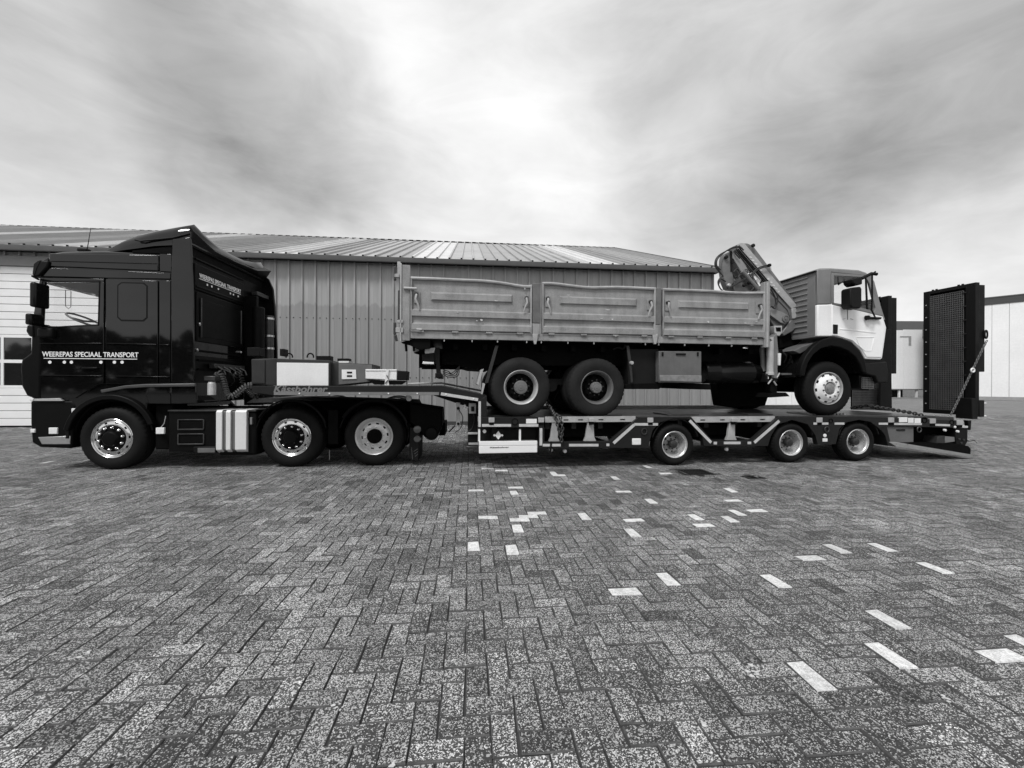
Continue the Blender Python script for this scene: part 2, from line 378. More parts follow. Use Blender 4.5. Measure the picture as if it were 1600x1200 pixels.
A_ = .1069; pa = R(5.6); ce, se = math.cos(pa), math.sin(pa)
def pv_world(u, v): return (u*ce - v*se + .304, u*se + v*ce + .059)
stones = []
NG = 260
for i in range(-NG, NG+1):
    for j in range(-90, 91):
        bx = (i + 2*j)*A_; by = (i - 2*j)*A_
        for (ox, oy, lx, ly) in ((0, 0, 2, 1), (0, 1, 1, 2)):
            cu, cv = bx+(ox+lx/2)*A_, by+(oy+ly/2)*A_
            X, Y = pv_world(cu, cv)
            if Y < -1.2 or Y > 21 or abs(X) > 1.24*Y+4.2: continue
            if Y > 14.95+.1*X and X < 7.6: continue
            if Y > 12 and X < -3 and Y > 14.9+.1*X: continue
            stones.append((X, Y, lx, ly))
WHITE = [(753, 725), (762, 723), (765, 732), (787, 736), (860, 739), (870, 743), (959, 745), (743, 766), (804, 761), (799, 769), (966, 767), (836, 802), (762, 809), (824, 807), (810, 813), (807, 828), (909, 808), (985, 814), (991, 829), (740, 857), (800, 864), (1129, 764), (1135, 779), (1172, 796), (1082, 805), (1134, 809), (1097, 818), (1298, 854), (1262, 870), (1450, 886), (1056, 902), (995, 922), (1217, 907), (1392, 967), (1406, 1027), (1288, 1059), (1570, 1024), (1594, 997), (1032, 738), (1015, 729), (75, 721), (1366, 854), (1143, 798), (1007, 783)]
HORIZ = {(743, 766), (804, 761), (966, 767), (836, 802), (762, 809), (824, 807), (810, 813), (985, 814), (1135, 779), (1172, 796), (1097, 818), (1262, 870), (995, 922), (1570, 1024), (870, 743), (1032, 738), (1015, 729), (75, 721)}
whites = set()
for px, py in WHITE:
    g = ground_pt(px, py); best = min(range(len(stones)), key=lambda q: (stones[q][0]-g.x)**2+(stones[q][1]-g.y)**2+(0 if (stones[q][2] == 2) == ((px, py) in HORIZ) else .006)); whites.add(best)
DRAINS = [(1086, 737.5, .44, .44), (1178, 745.5, .22, .22)]
drain_rect = []
for px, py, wx, wy in DRAINS:
    g = ground_pt(px, py); drain_rect.append((g.x, g.y, wx, wy))
def in_drain(X, Y):
    return any(abs(X-a) < wx/2+.04 and abs(Y-b) < wy/2+.04 for a, b, wx, wy in drain_rect)
inview = [q for q, s_ in enumerate(stones) if abs(s_[0]) < 1.175*s_[1]-.02 and s_[1] > 1.66]
near = set(sorted(inview, key=lambda q: stones[q][0]**2*.25+stones[q][1]**2)[:300-len(whites)])
def stone_geo(lx, ly, jit=.0022, g=.0022, dz=0., tiltx=0., tilty=0.):
    hx, hy = lx*A_/2-g, ly*A_/2-g; c = .0034; vs = []
    def j(): return random.uniform(-jit, jit)
    jj = [(j(), j()) for _ in range(4)]
    for k, (sx, sy) in enumerate(((-1, -1), (1, -1), (1, 1), (-1, 1))): vs.append((sx*(hx-c)+jj[k][0]+j()*.6, sy*(hy-c)+jj[k][1]+j()*.6, dz+tiltx*sx*hx+tilty*sy*hy))
    for k, (sx, sy) in enumerate(((-1, -1), (1, -1), (1, 1), (-1, 1))): vs.append((sx*hx+jj[k][0], sy*hy+jj[k][1], dz-.0065+tiltx*sx*hx+tilty*sy*hy))
    for k, (sx, sy) in enumerate(((-1, -1), (1, -1), (1, 1), (-1, 1))): vs.append((sx*hx, sy*hy, -.0145))
    return vs
SF = [(0, 1, 2, 3)] + [(4+k, 4+(k+1) % 4, (k+1) % 4, k) for k in range(4)] + [(8+k, 8+(k+1) % 4, 4+(k+1) % 4, 4+k) for k in range(4)]
variants = {}
M_EDGE = mat('dirty_stone_edge', .075, .9, var=.75, scale=9, fine=.3)
for o_ in ((2, 1), (1, 2)):
    for k in range(7):
        me = bpy.data.meshes.new('paver'); me.from_pydata(stone_geo(*o_, jit=.003), [], SF); me.materials.append(M_PAVE_R if k < 6 else M_PAVE_W); me.materials.append(M_EDGE); me.polygons.foreach_set('material_index', [0, (0 if k == 6 else 1), 1, 0, 1]+[1]*4); me.update()
        variants[(o_, k)] = me
V = []; FF = []; tones = []
for q, (X, Y, lx, ly) in enumerate(stones):
    if in_drain(X, Y): continue
    wv = .004*math.sin(X*1.7+Y*.9)+.003*math.sin(X*.6-Y*2.3)
    if q in near or q in whites:
        o = bpy.data.objects.new('paver', variants[((lx, ly), 6 if q in whites else random.randrange(6))]); col.objects.link(o); o.parent = ground
        o.location = (X+random.uniform(-.0015, .0015), Y+random.uniform(-.0025, .0025), random.uniform(-.0035, .002)); o.rotation_euler = (random.gauss(0, .011), random.gauss(0, .009), pa+random.gauss(0, .014))
        if q in whites: o['label'] = 'white painted paver'
    else:
        g = stone_geo(lx, ly,   .0034, .0022, random.uniform(-.003, .0012), random.gauss(0, .006), random.gauss(0, .006))
        ca, sa = math.cos(pa+random.gauss(0, .008)), math.sin(pa)
        o_ = len(V)
        V += [(X+x*ce-y*se, Y+x*se+y*ce, z) for x, y, z in g]; FF += [tuple(i+o_ for i in f) for f in SF]
        tones += [random.random()]*len(SF)
me = bpy.data.meshes.new('paver_field'); me.from_pydata(V, [], FF); me.materials.append(M_PAVE_A); me.materials.append(M_EDGE); me.polygons.foreach_set('material_index', [0, 1, 1, 0, 1, 1, 1, 1, 1]*(len(FF)//9))
at = me.attributes.new('tone', 'FLOAT', 'FACE'); at.data.foreach_set('value', tones); me.update()
pf = bpy.data.objects.new('paver_field', me); col.objects.link(pf); pf.parent = ground; pf['kind'] = 'stuff'
for k, (a, b, wx, wy) in enumerate(drain_rect):
    fr = Frame(a, b, math.tan(pa)); t = Thing('drain_grate', ['large square iron yard drain in the paving in front of the first trailer wheel', 'small square iron drain cover in the paving, right of the large drain'][k], 'drain', fr, (0, 0, 0))
    m_ = MB()
    for q in (-1, 1): m_.box(-wx/2, wx/2, q*wy/2-.02, q*wy/2+.02, -.02, .001); m_.box(q*wx/2-.02, q*wx/2+.02, -wy/2+.02, wy/2-.02, -.02, .001)
    build(m_, 'drain_frame', M_DARKMETAL, t)
    m_ = MB()
    for q in range(int(wx/.05)): m_.box(-wx/2+.03+q*.05, -wx/2+.045+q*.05, -wy/2+.02, wy/2-.02, -.02, -.005)
    build(m_, 'grate_bars', M_DARK, t, smooth=0)
    build(MB().box(-wx/2, wx/2, -wy/2, wy/2, -.024, -.0205) , 'drain_pit', M_DARK, t, smooth=0)

rd = random.Random(5); m_ = MB()
for px, py, sz in ((1172, 1045, .035), (1180, 1052, .02), (530, 1105, .022), (545, 1050, .012), (840, 1192, .03), (1100, 1130, .02), (1356, 1063, .014), (1383, 1086, .016), (1475, 1090, .02), (1262, 1004, .012), (355, 1065, .01), (130, 1022, .03), (615, 1196, .02)):
    g = ground_pt(px, py)
    for k in range(6):
        cx, cy = g.x+rd.gauss(0, sz*.6), g.y+rd.gauss(0, sz*.6); q = sz*rd.uniform(.12, .5)
        pl = [(cx+q*rd.uniform(.3, 1.3)*math.cos(a*.785), cy+q*rd.uniform(.3, 1.3)*math.sin(a*.785)) for a in range(8)]
        m_.prism(pl, .0008, .0022+.0002*k, 'z')
dr_ = solo(m_, 'bird_droppings', M_DROP, None, None, WORLD, (0, 0, 0), kind='stuff'); dr_.parent = ground
# ------------------------------------------------------------------ metal hall behind
def wall_sheet_mat():
    m = bpy.data.materials.new('wall_cladding'); m.use_nodes = True; t = m.node_tree; nn = t.nodes; ll = t.links; b = nn['Principled BSDF']
    geo = nn.new('ShaderNodeNewGeometry'); sp = nn.new('ShaderNodeSeparateXYZ'); ll.new(geo.outputs['Position'], sp.inputs[0])
    def mth(op, a, bb=None):
        x = nn.new('ShaderNodeMath'); x.operation = op
        for i, v in enumerate((a, bb)):
            if v is None: continue
            if isinstance(v, (int, float)): x.inputs[i].default_value = v
            else: ll.new(v, x.inputs[i])
        return x.outputs[0]
    def noise(sc, s, d=4):
        mpn = nn.new('ShaderNodeMapping'); mpn.inputs['Scale'].default_value = sc; ll.new(geo.outputs['Position'], mpn.inputs[0])
        x = nn.new('ShaderNodeTexNoise'); x.inputs['Scale'].default_value = s; x.inputs['Detail'].default_value = d; ll.new(mpn.outputs[0], x.inputs['Vector']); return x.outputs['Fac']
    edge = mth('ADD', 4.0, mth('MULTIPLY', mth('SUBTRACT', noise((1, 1, .02), 5, 2), .5), .55))
    mr = nn.new('ShaderNodeMapRange'); mr.inputs[1].default_value = -.03; mr.inputs[2].default_value = .03; mr.inputs[3].default_value = .78; mr.inputs[4].default_value = 1.0
    ll.new(mth('SUBTRACT', sp.outputs[2], edge), mr.inputs[0])
    v = mth('MULTIPLY', mr.outputs[0], mth('ADD', .8, mth('MULTIPLY', noise((6, 6, .35), 1.5, 4), .4)))
    v = mth('MULTIPLY', v, mth('ADD', .86, mth('MULTIPLY', noise((1, 1, 1), .6, 5), .28)))
    ll.new(mth('MULTIPLY', v, .36), b.inputs['Base Color']); b.inputs['Roughness'].default_value = .42; b.inputs['Specular IOR Level'].default_value = .4
    return m
M_WALL = wall_sheet_mat()
M_ROOF = mat('roof_sheet_grey', .32, .42, .2, var=.16, scale=.7, fine=.05, streak=.03)
M_ROOF2 = mat('roof_sheet_grey_worn', .40, .42, .2, var=.2, scale=.7, fine=.06, streak=.05)
M_SKYL = mat('translucent_roof_sheet', .60, .5, 0, var=.12, scale=1.2, fine=.08)
M_EAVE = mat('eave_trim_grey', .10, .45, var=.15)
M_DOORW = mat('white_door_panel', .84, .45, var=.05)
M_LINTEL = mat('grey_lintel', .22, .5, var=.15)
EZ, RZ, RD = 5.55, 9.72, 10.9      # eave height, ridge height, ridge depth
S_R = B.S(1114); S_L = -27.0
hall = Thing('industrial_hall', 'long grey metal clad hall with ribbed walls and a low pitched ribbed roof', 'building', B, (S_R-8, 0, 0))
DX0, DX1 = B.S(-6), B.S(178); DZ = B.P(30, 416)[1]
pitch = .418; s_ = S_R-.06; n_w = 0
# one cladding board: a flat pan with a raised rib at its left edge
def wall_profile(a, b):
    return [(a, .02), (a+.003, -.055), (a+.055, -.055), (a+.064, 0), ((a+b)/2-.02, 0), ((a+b)/2, -.008), ((a+b)/2+.02, 0), (b-.001, 0), (b-.001, .03), (a, .03)]
wm = {}
while s_ > S_L:
    a, b = s_-pitch, s_
    if a > DX1 or b < DX0: z0 = .12
    else: z0 = DZ+.32
    if a < DX1 < b: a = DX1+.1 if DX1+.1 < b-.1 else a
    m_ = MB().prism(wall_profile(a, b), z0, EZ-.1, 'z'); build(m_, 'wall_panel', M_WALL, hall, smooth=25)
    s_ -= pitch; n_w += 1
build(MB().box(S_L, DX0-.02, -.03, .1, 0, .12).box(DX1+.02, S_R, -.04, .1, 0, .12), 'plinth', mat('dark_plinth', .05, .8), hall)
build(MB().box(S_R-.06, S_R, -.045, .2, .12, EZ-.1), 'corner_trim', M_LINTEL, hall)
# screws along the sheeting rails
m_ = MB()
for zz in (3.55, 1.6):
    q = S_R-.3
    while q > DX1+.3: m_.box(q-.012, q+.012, -.02, .005, zz-.012, zz+.012); q -= pitch/2
build(m_, 'cladding_screws', M_DARK, hall, kind='stuff')
wallcore = MB().box(S_L, DX0, .06, .3, 0, EZ-.1).box(DX1, S_R-.002, .06, .3, 0, EZ-.1).box(DX0, DX1, .06, .3, DZ+.01, EZ-.1)
wallcore.box(S_R-.3, S_R-.001, .3, 2*RD-.5, 0, EZ-.1).box(S_L, S_L+.3, .3, 2*RD-.5, 0, EZ-.1).box(S_L, S_R, 2*RD-.5, 2*RD-.2, 0, EZ-.1)
wallcore.prism([(.3, EZ-.1), (2*RD-.4, EZ-.1), (RD, RZ-.15)], S_R-.3, S_R-.001, 's')
build(wallcore, 'wall_core', M_LINTEL, hall)
# roof sheets: 3 ribs each, laid from eave to ridge
sl = Vector((0, RD+.28, RZ-EZ)); ln = sl.length; dv = sl.normalized(); nv = Vector((0, -dv.z, dv.y))
def roof_sheet(a, b, side=1):
    prof = [(a, 0)]; nr = 3; wd = (b-a)/nr
    for k in range(nr):
        x = a+k*wd
        prof += [(x+.02, 0), (x+.03, .058), (x+.08, .058), (x+.09, 0)]
    prof += [(b-.001, 0), (b-.001, -.02), (a, -.02)]
    ring = []
    for q in (0, 1):
        base = Vector((0, -.28, EZ)) + dv*ln*q
        ring.append([(x, (base+nv*h).y if side == 1 else 2*RD-(base+nv*h).y, (base+nv*h).z) for x, h in prof])
    return MB().loft(ring)
SW = 1.2; k = 0; s_ = S_R+.10
sky_s = [B.S(x) for x in (952, 690, 414, 112)] + [B.S(112)-6.1, B.S(112)-12.2]
while s_ > S_L:
    a, b = s_-SW, s_; c = (a+b)/2
    skyl = any(abs(c-q) < SW/2+.001 for q in sky_s) 
    m = M_SKYL if skyl else (M_ROOF2 if k % 3 == 1 else M_ROOF)
    build(roof_sheet(a, b), 'roof_panel', m, hall, smooth=0, label='pale translucent roof sheet' if skyl else None)
    build(roof_sheet(a, b, -1), 'roof_panel', M_ROOF, hall, smooth=0)
    s_ -= SW; k += 1
rc = [(RD-.22, RZ-.045), (RD-.2, RZ-.01), (RD, RZ+.06), (RD+.2, RZ-.01), (RD+.22, RZ-.045), (RD, RZ+.02)]
build(MB().prism(rc, S_L, S_R+.12, 's'), 'ridge_cap', M_LINTEL, hall)
# the ribs end open under the ridge cap: a row of dark closers shows there
m_ = MB(); q = S_R+.02
while q > S_L:
    y0 = RD-.245; m_.box(q-.25, q-.03, y0-.01, y0+.02, RZ-.10, RZ-.02); q -= .4
build(m_, 'ridge_filler', M_DARK, hall, kind='stuff')
m_ = MB(); q = S_R+.10
while q > S_L:
    m_.box(q-.4+.03, q-.4+.085, -.31, -.285, EZ-.01, EZ+.05); q -= .4
build(m_, 'rib_end_closer', M_DARK, hall, kind='stuff')
gp = [(-.40, EZ-.02), (-.40, EZ-.06), (-.38, EZ-.17), (-.26, EZ-.17), (-.26, EZ-.02), (-.28, EZ-.02), (-.28, EZ-.14), (-.36, EZ-.14), (-.38, EZ-.05), (-.38, EZ-.02)]
build(MB().prism(gp, S_L, S_R+.12, 's'), 'gutter', M_EAVE, hall)
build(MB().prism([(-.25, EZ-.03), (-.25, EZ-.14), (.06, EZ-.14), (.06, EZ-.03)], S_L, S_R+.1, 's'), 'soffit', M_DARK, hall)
# verge on the gable
vr = [[(S_R+.10, p.y, p.z), (S_R+.16, p.y, p.z), (S_R+.16, p.y, p.z-.22), (S_R+.10, p.y, p.z-.22)] for p in (Vector((0, -.28, EZ+.05)), Vector((0, RD, RZ+.05)))]
build(MB().loft(vr), 'verge_trim', M_EAVE, hall)
# sectional door
build(MB().box(DX0-.1, DX1+.12, -.09, .02, DZ, DZ+.30), 'lintel', M_LINTEL, hall)
build(MB().box(DX1, DX1+.14, -.06, .05, 0, DZ), 'door_jamb', M_LINTEL, hall); build(MB().box(DX0-.14, DX0, -.06, .05, 0, DZ), 'door_jamb', M_DARK, hall)
door = holder('sectional_door', hall, None)
nslat = 21; z = .03; hz = (DZ-.03)/nslat
zw0, zw1 = B.P(20, 597)[1], B.P(20, 526)[1]
for k in range(nslat):
    a, b = z+k*hz, z+(k+1)*hz
    segs = [(DX0, DX1)]
    if b > zw0 and a < zw1: continue
    build(MB().box(DX0, DX1, 0, .04, a+.008, b-.008), 'door_slat', M_DOORW, hall, parent=door, bevel=.006)
kk0 = int((zw0-z)/hz); a0 = z+kk0*hz; kk1 = int((zw1-z)/hz)+1; a1 = z+kk1*hz; am = (a0+a1)/2
wp = .86; nwin = 4; x = B.S(3)
xs_ = []
while x < DX1-.3: xs_.append(x); x += wp
build(MB().box(DX0, DX1, .002, .04, a0, a0+.08).box(DX0, DX1, .002, .04, am-.05, am+.05).box(DX0, DX1, .002, .04, a1-.09, a1), 'window_rail', M_DOORW, hall, parent=door)
m_ = MB()
for x in [DX0+.03]+xs_+[DX1-.05]: m_.box(x-.04, x+.04, 0, .042, a0+.08, a1-.09)
build(m_, 'window_mullion', M_DOORW, hall, parent=door)
for x in xs_:
    for (p, q) in ((a0+.08, am-.05), (am+.05, a1-.09)):
        build(MB().box(x+.04, min(x+wp-.04, DX1-.09), .02, .03, p, q), 'window_pane', M_GLASSD, hall, parent=door, smooth=0)
build(MB().box(DX0, DX1, .05, .06, .02, DZ), 'door_seal', M_DARK, hall, parent=door)

# ------------------------------------------------------------------ wheels
def wheel(t, s, d, z, Rt, rr, W, style, sg=1, rub=None, simple=False):
    """outer face at d, growing inward (sg=+1) or outward for the far side (sg=-1)"""
    h = holder('wheel', t, None); c = (s, d, z); rub = rub or M_RUB; n = 80 if not simple else 40
    side = Rt-rr
    prof = [(.028, rr-.002), (.012, rr+.008), (.004, rr+side*.16), (-.006, rr+side*.34), (-.008, rr+side*.52), (0, rr+side*.70), (.012, rr+side*.80), (.02, Rt-.028), (.034, Rt-.010), (.052, Rt),
            (W*.27, Rt+.001), (W*.275, Rt-.013), (W*.31, Rt-.013), (W*.315, Rt+.002), (W*.48, Rt+.002), (W*.485, Rt-.013), (W*.52, Rt-.013), (W*.525, Rt+.002), (W*.69, Rt+.002), (W*.695, Rt-.013), (W*.73, Rt-.013), (W*.735, Rt),
            (W-.052, Rt), (W-.03, Rt-.012), (W-.01, rr+side*.7), (W, rr+side*.4), (W-.02, rr+.005), (W-.03, rr-.012), (W*.5, rr-.02)]
    def rf(j, k, r):
        if j in (8, 9) and not simple: return r-(.012 if k % 3 == 0 else 0)
        if j == 5 and not simple: return r
        if j == 3 and not simple and 8 < k % 60 < 32: return r+(.004 if k % 3 else 0)
        return r
    build(MB().lathe(c, prof, n if simple else 120, 'd', sg, close=True, rf=rf), 'tyre', rub, t, parent=h, smooth=28)
    if simple:
        build(MB().lathe(c, [(.03, rr), (.05, rr-.03), (.12, rr-.05), (.12, .05)], n, 'd', sg), 'rim', M_DARK, t, parent=h); return h
    if style in ('alu', 'alu_holes'):
        rim = MB().lathe(c, [(.022, rr+.004), (.006, rr), (.010, rr-.012), (.034, rr-.020), (.040, rr-.034), (.060, rr-.034)], 72, 'd', sg, close=False)
        rim = MB(); rim.polar(c, [(.028, rr+.002), (.010, rr+.002), (.006, rr-.004), (.010, rr-.010), (.034, rr-.018), (.040, rr-.028)], 80, lambda j, k: False, sg)
        build(rim, 'rim', M_ALU, t, parent=h)
        r0, r1 = rr-.028, rr*.68
        pr = [(.040, r0), (.030, r0-.006), (.024, r0-.016), (.018, r0-.042), (.014, r1+.008), (.014, r1-.01)]
        hol = (lambda j, k: j == 2 and k % 8 in ((0, 1) if style == 'alu' else (0, 1)))
        build(MB().polar(c, pr, 80, hol, sg), 'wheel_disc', M_ALU, t, parent=h)
        cap = [(.016, r1), (.004, r1-.006), (-.002, r1*.78), (-.004, r1*.60), (-.030, r1*.56), (-.050, r1*.46), (-.055, r1*.2), (-.055, .001)]
        build(MB().lathe(c, cap, 48, 'd', sg), 'hub_cover', M_PLAST, t, parent=h)
        m_ = MB()
        for k in range(10):
            a = R(36*k+12); cc = (s+math.cos(a)*r1*.82, d-.001*sg, z+math.sin(a)*r1*.82)
            m_.lathe(cc, [(0, .024), (-.012, .023), (-.030, .017), (-.038, .008), (-.039, .001)], 14, 'd', sg)
        build(m_, 'wheel_nuts', M_CHROME, t, parent=h, kind='stuff')
        build(MB().lathe(c, [(.09, rr-.02), (.10, .02)], 32, 'd', sg), 'brake_drum', M_DARK, t, parent=h)
    else:
        P = {'drive': (.105, M_SILVER, M_SILVER, M_DARK, rr*.40, .015, 10, .31), 'trailer': (.165, mat('silver_trailer_rim', .62, .3, .6, var=.12, scale=9), mat('dark_rim_disc', .26, .45, .3, var=.35, scale=12), M_DARKMETAL, rr*.30, .035, 8, 0),  # trailer disc is toned darker than its rim
             'dark': (.13, M_LGREY, M_DARK, mat('hub_grey', .13, .5, var=.3), rr*.40, .025, 10, 0), 'dark2': (.15, M_TOOLB, M_DARK, mat('hub_grey', .13, .5), rr*.34, .03, 10, 0),
             'white': (-.005, M_LGREY, M_WHITEP, mat('hub_worn', .25, .4, .4, var=.5, scale=14), rr*.34, .01, 10, 0)}[style]
        dep, mr, mdisc, mh, hr, hp, nn_, _ = P
        if style == 'white':
            build(MB().polar(c, [(.028, rr+.002), (.008, rr+.002), (.004, rr-.006), (.012, rr-.012), (.05, rr-.02), (.08, rr-.035)], 80, lambda j, k: False, sg), 'rim', mr, t, parent=h)
            pr = [(.06, rr-.03), (.03, rr-.036), (.012, rr-.062), (-.004, rr-.082), (-.03, rr*.62), (-.034, rr*.55), (-.034, rr*.42), (-.02, rr*.39), (.03, rr*.38)]
            build(MB().polar(c, pr, 80, lambda j, k: j in (1,) and k % 8 in (0, 1, 2), sg), 'wheel_disc', mdisc, t, parent=h)
            m_ = MB()
            for k in range(10):
                a = R(36*k+12); m_.lathe((s+math.cos(a)*rr*.53, d-.034*sg, z+math.sin(a)*rr*.53), [(0, .014), (-.02, .013), (-.022, .001)], 8, 'd', sg)
            build(m_, 'wheel_nuts', M_DARKMETAL, t, parent=h, kind='stuff')
            build(MB().lathe(c, [(.03, rr*.36), (-.02, rr*.33), (-.03, rr*.26), (-.045, rr*.24), (-.05, rr*.12), (-.05, .001)], 32, 'd', sg), 'hub', mh, t, parent=h)
            build(MB().lathe(c, [(.09, rr-.02), (.10, .02)], 32, 'd', sg), 'brake_drum', M_DARK, t, parent=h)
        else:
            pr = [(.028, rr+.002), (.010, rr+.002), (.005, rr-.004), (.010, rr-.011), (.026, rr-.013), (.034, rr-.024), (.05, rr-.030), (dep*.8, rr-.042), (dep+.01, rr-.055)]
            build(MB().polar(c, pr, 80, lambda j, k: False, sg), 'rim', mr, t, parent=h)
            r0 = rr-.055
            pr = [(dep+.01, r0), (dep-.005, r0-.012), (dep-.012, r0-.03), (dep-.03, r0-.055) , (dep-.035, r0-.075), (dep-.035, hr)]
            step = 80//nn_
            build(MB().polar(c, pr, 80, lambda j, k: j == 2 and k % step in (0, 1, 2), sg), 'wheel_disc', mdisc, t, parent=h)
            m_ = MB()
            rn = (r0-.08+hr)/2+.006
            for k in range(nn_):
                a = R(360/nn_*k+9); m_.lathe((s+math.cos(a)*rn, d+(dep-.036)*sg, z+math.sin(a)*rn), [(0, .013), (-.022, .012), (-.024, .001)], 8, 'd', sg)
            build(m_, 'wheel_nuts', M_CHROME if style == 'drive' else M_DARKMETAL, t, parent=h, kind='stuff')
            hb = [(dep-.03, hr), (hp+.02, hr), (hp+.006, hr*.94), (hp, hr*.8), (hp, hr*.50), (hp-.008, hr*.45), (hp-.008, hr*.2), (hp-.014, hr*.16), (hp-.014, .001)]
            build(MB().lathe(c, hb, 40, 'd', sg), 'hub', mh, t, parent=h)
            if style.startswith('dark') or style == 'drive':
                m_ = MB()
                for k in range(12):
                    a = R(30*k); m_.lathe((s+math.cos(a)*hr*.84, d+hp*sg, z+math.sin(a)*hr*.84), [(.004, .009), (-.006, .009), (-.007, .001)], 8, 'd', sg)
                build(m_, 'hub_bolts', mh, t, parent=h, kind='stuff')
            build(MB().lathe(c, [(dep+.05, rr-.02), (dep+.06, .02)], 32, 'd', sg), 'brake_drum', M_DARK, t, parent=h)
    return h

# ------------------------------------------------------------------ tractor unit
WT = 2.5
tr = Thing('tractor_unit', 'black three axle tractor unit with high roof spoiler coupled to the low loader', 'truck', T, (T.S(180), WT/2, 0))
def tp(*pts, d=0.): return T.PS(pts, d)
def tbox(x0, y0, x1, y1, d0, d1, mb=None, dd=0.):
    a = T.P(x0, y0, dd); b = T.P(x1, y1, dd); return (mb or MB()).box(a[0], b[0], d0, d1, b[1], a[1])
# wheels: near side, then far side
WR = .503
for px, st, inset in ((174.5, 'alu', 0.), (455.5, 'alu_holes', .03), (584.5, 'drive', .05)):
    s = T.S(px, inset); wheel(tr, s, inset, WR-.002, WR, .312, .33 if st != 'drive' else .30, st)
    wheel(tr, s, WT-inset, WR-.002, WR, .312, .33, st, sg=-1, simple=True)
    if st == 'drive': wheel(tr, s, inset+.34, WR-.002, WR, .312, .30, st, simple=True)
    build(MB().cyl((s, .2, WR), .09, WT-.4, 16), 'axle', M_DARK, tr)
# cab: lower body with wheel arch
ax = T.S(174.5); az = WR
arch = [(ax+.64*math.cos(R(a)), az+.02+.66*math.sin(R(a))) for a in range(172, 15, -9)]
s_f = T.S(50); s_r = T.S(297); z_belt = T.P(100, 512)[1]; z_sill = T.P(60, 626)[1]; z_skirt = T.P(280, 631)[1]
low = tp((66, 511), (52, 520), (49, 560), (48, 626)) + [(arch[0][0], z_sill)] + arch[1:-2] + [(arch[-3][0], z_skirt), (s_r-.02, z_skirt)] + tp((296, 511))
build(MB().prism(low, .012, WT-.012), 'cab_body', M_PAINT, tr, bevel=.02)
z_top = T.P(160, 391)[1]
# sleeper block and roof
sb0 = T.S(165)
build(MB().box(sb0, s_r-.02, .012, WT-.012, z_belt-.001, T.P(200, 434)[1]), 'sleeper_body', M_PAINT, tr, bevel=.015)
roof = tp((55, 437), (60, 418), (69, 405), (77, 394), (95, 391.5), (160, 390.5), (250, 394), (292, 396), (296, 436))
build(MB().prism(roof, .012, WT-.012), 'roof_cap', M_PAINT, tr, bevel=.07, seg=4)
# side skins with real gaps between them
def skin(pts, name, m=M_PAINT, d0=-.012, bevel=.006, far=True, **k):
    p = tp(*pts); o = build(MB().prism(p, d0, .011), name, m, tr, bevel=bevel, **k)
    if far: build(MB().prism(p, WT-.011, WT-d0), name, m, tr, bevel=bevel)
    return o
skin([(56, 434), (62, 411), (76, 403), (76, 419), (160, 422), (267, 427), (267, 436), (166, 434.5), (70, 432)], 'roof_lower_skin')
skin([(78, 396), (248, 398.5), (248, 423.5), (160, 420), (78, 416.5)], 'roof_side_skin', bevel=.012)
skin([(250, 396.5), (269, 397), (269, 425.5), (250, 424.5)], 'roof_rear_skin', bevel=.01)
# cab front corner and air deflector
fc = T.PS([(52, 506), (66, 506), (66, 625), (44, 619), (36, 603), (34, 575), (36, 562), (50, 552)])
for d0, d1 in ((-.03, .16), (WT-.16, WT+.03)): build(MB().prism(fc, d0, d1), 'corner_deflector', M_PLAST, tr, bevel=.03, seg=3)
# front face
fz = [T.P(50, y)[1] for y in (515, 620)]
build(MB().prism([(T.S(58), .2), (T.S(50)-.12, .45), (T.S(50)-.16, WT/2), (T.S(50)-.12, WT-.45), (T.S(58), WT-.2)], fz[1], fz[0], 'z'), 'front_panel', M_PAINT, tr, bevel=.02)
m_ = MB()
for k in range(7):
    zz = fz[1]+.08+k*.11; m_.box(T.S(50)-.18, T.S(50)-.1, .5, WT-.5, zz, zz+.035)
build(m_, 'grille_bars', M_PLAST, tr)
# doors (window frame around an opening)
zt, zb = T.P(100, 440)[1], T.P(100, 509.5)[1]
def door_shell(d0, d1, nm):
    m_ = MB()
    m_.prism(tp((53, 512), (163, 506), (162.5, 599), (150, 602), (118, 622), (54, 622)), d0, d1)
    m_.prism(tp((69, 434), (163.5, 436), (163, 441), (68, 441.5)), d0, d1)
    m_.prism(tp((156, 441), (163.4, 441), (163, 506.5), (154, 507.5)), d0, d1)
    m_.prism(tp((64, 434), (71, 434), (70.5, 447), (67, 507), (66, 511), (51, 512.5), (54, 490)), d0, d1)
    return build(m_, nm, M_PAINT, tr, bevel=.004)
dn = door_shell(-.014, .03, 'door'); df = door_shell(WT-.03, WT+.014, 'door')
win = tp((69, 441), (157, 440), (155, 508), (66, 512))
build(MB().prism(win, .01, .014), 'side_window', M_GLASS, tr, parent=dn, smooth=0); build(MB().prism(win, WT-.014, WT-.01), 'side_window', M_GLASS, tr, parent=df, smooth=0)
fr_ = tp((68, 440), (157, 439.3), (155, 508.5), (66, 512.5))
m_ = MB()
for a, b in zip(fr_, fr_[1:]+fr_[:1]): m_.beam((a[0], -.012, a[1]), (b[0], -.012, b[1]), .012, .02, up=(0, 1, 0))
build(m_, 'window_seal', M_TRIM, tr, parent=dn)
h = T.P(144, 577)
build(MB().box(T.S(129), T.S(158), -.006, .02, T.P(130, 580)[1], T.P(130, 571)[1]), 'handle_recess', M_TRIM, tr, parent=dn, bevel=.01)
build(MB().box(T.S(131), T.S(155), -.045, -.02, T.P(130, 577)[1], T.P(130, 573.5)[1]), 'door_handle', M_PLAST, tr, parent=dn, bevel=.01)
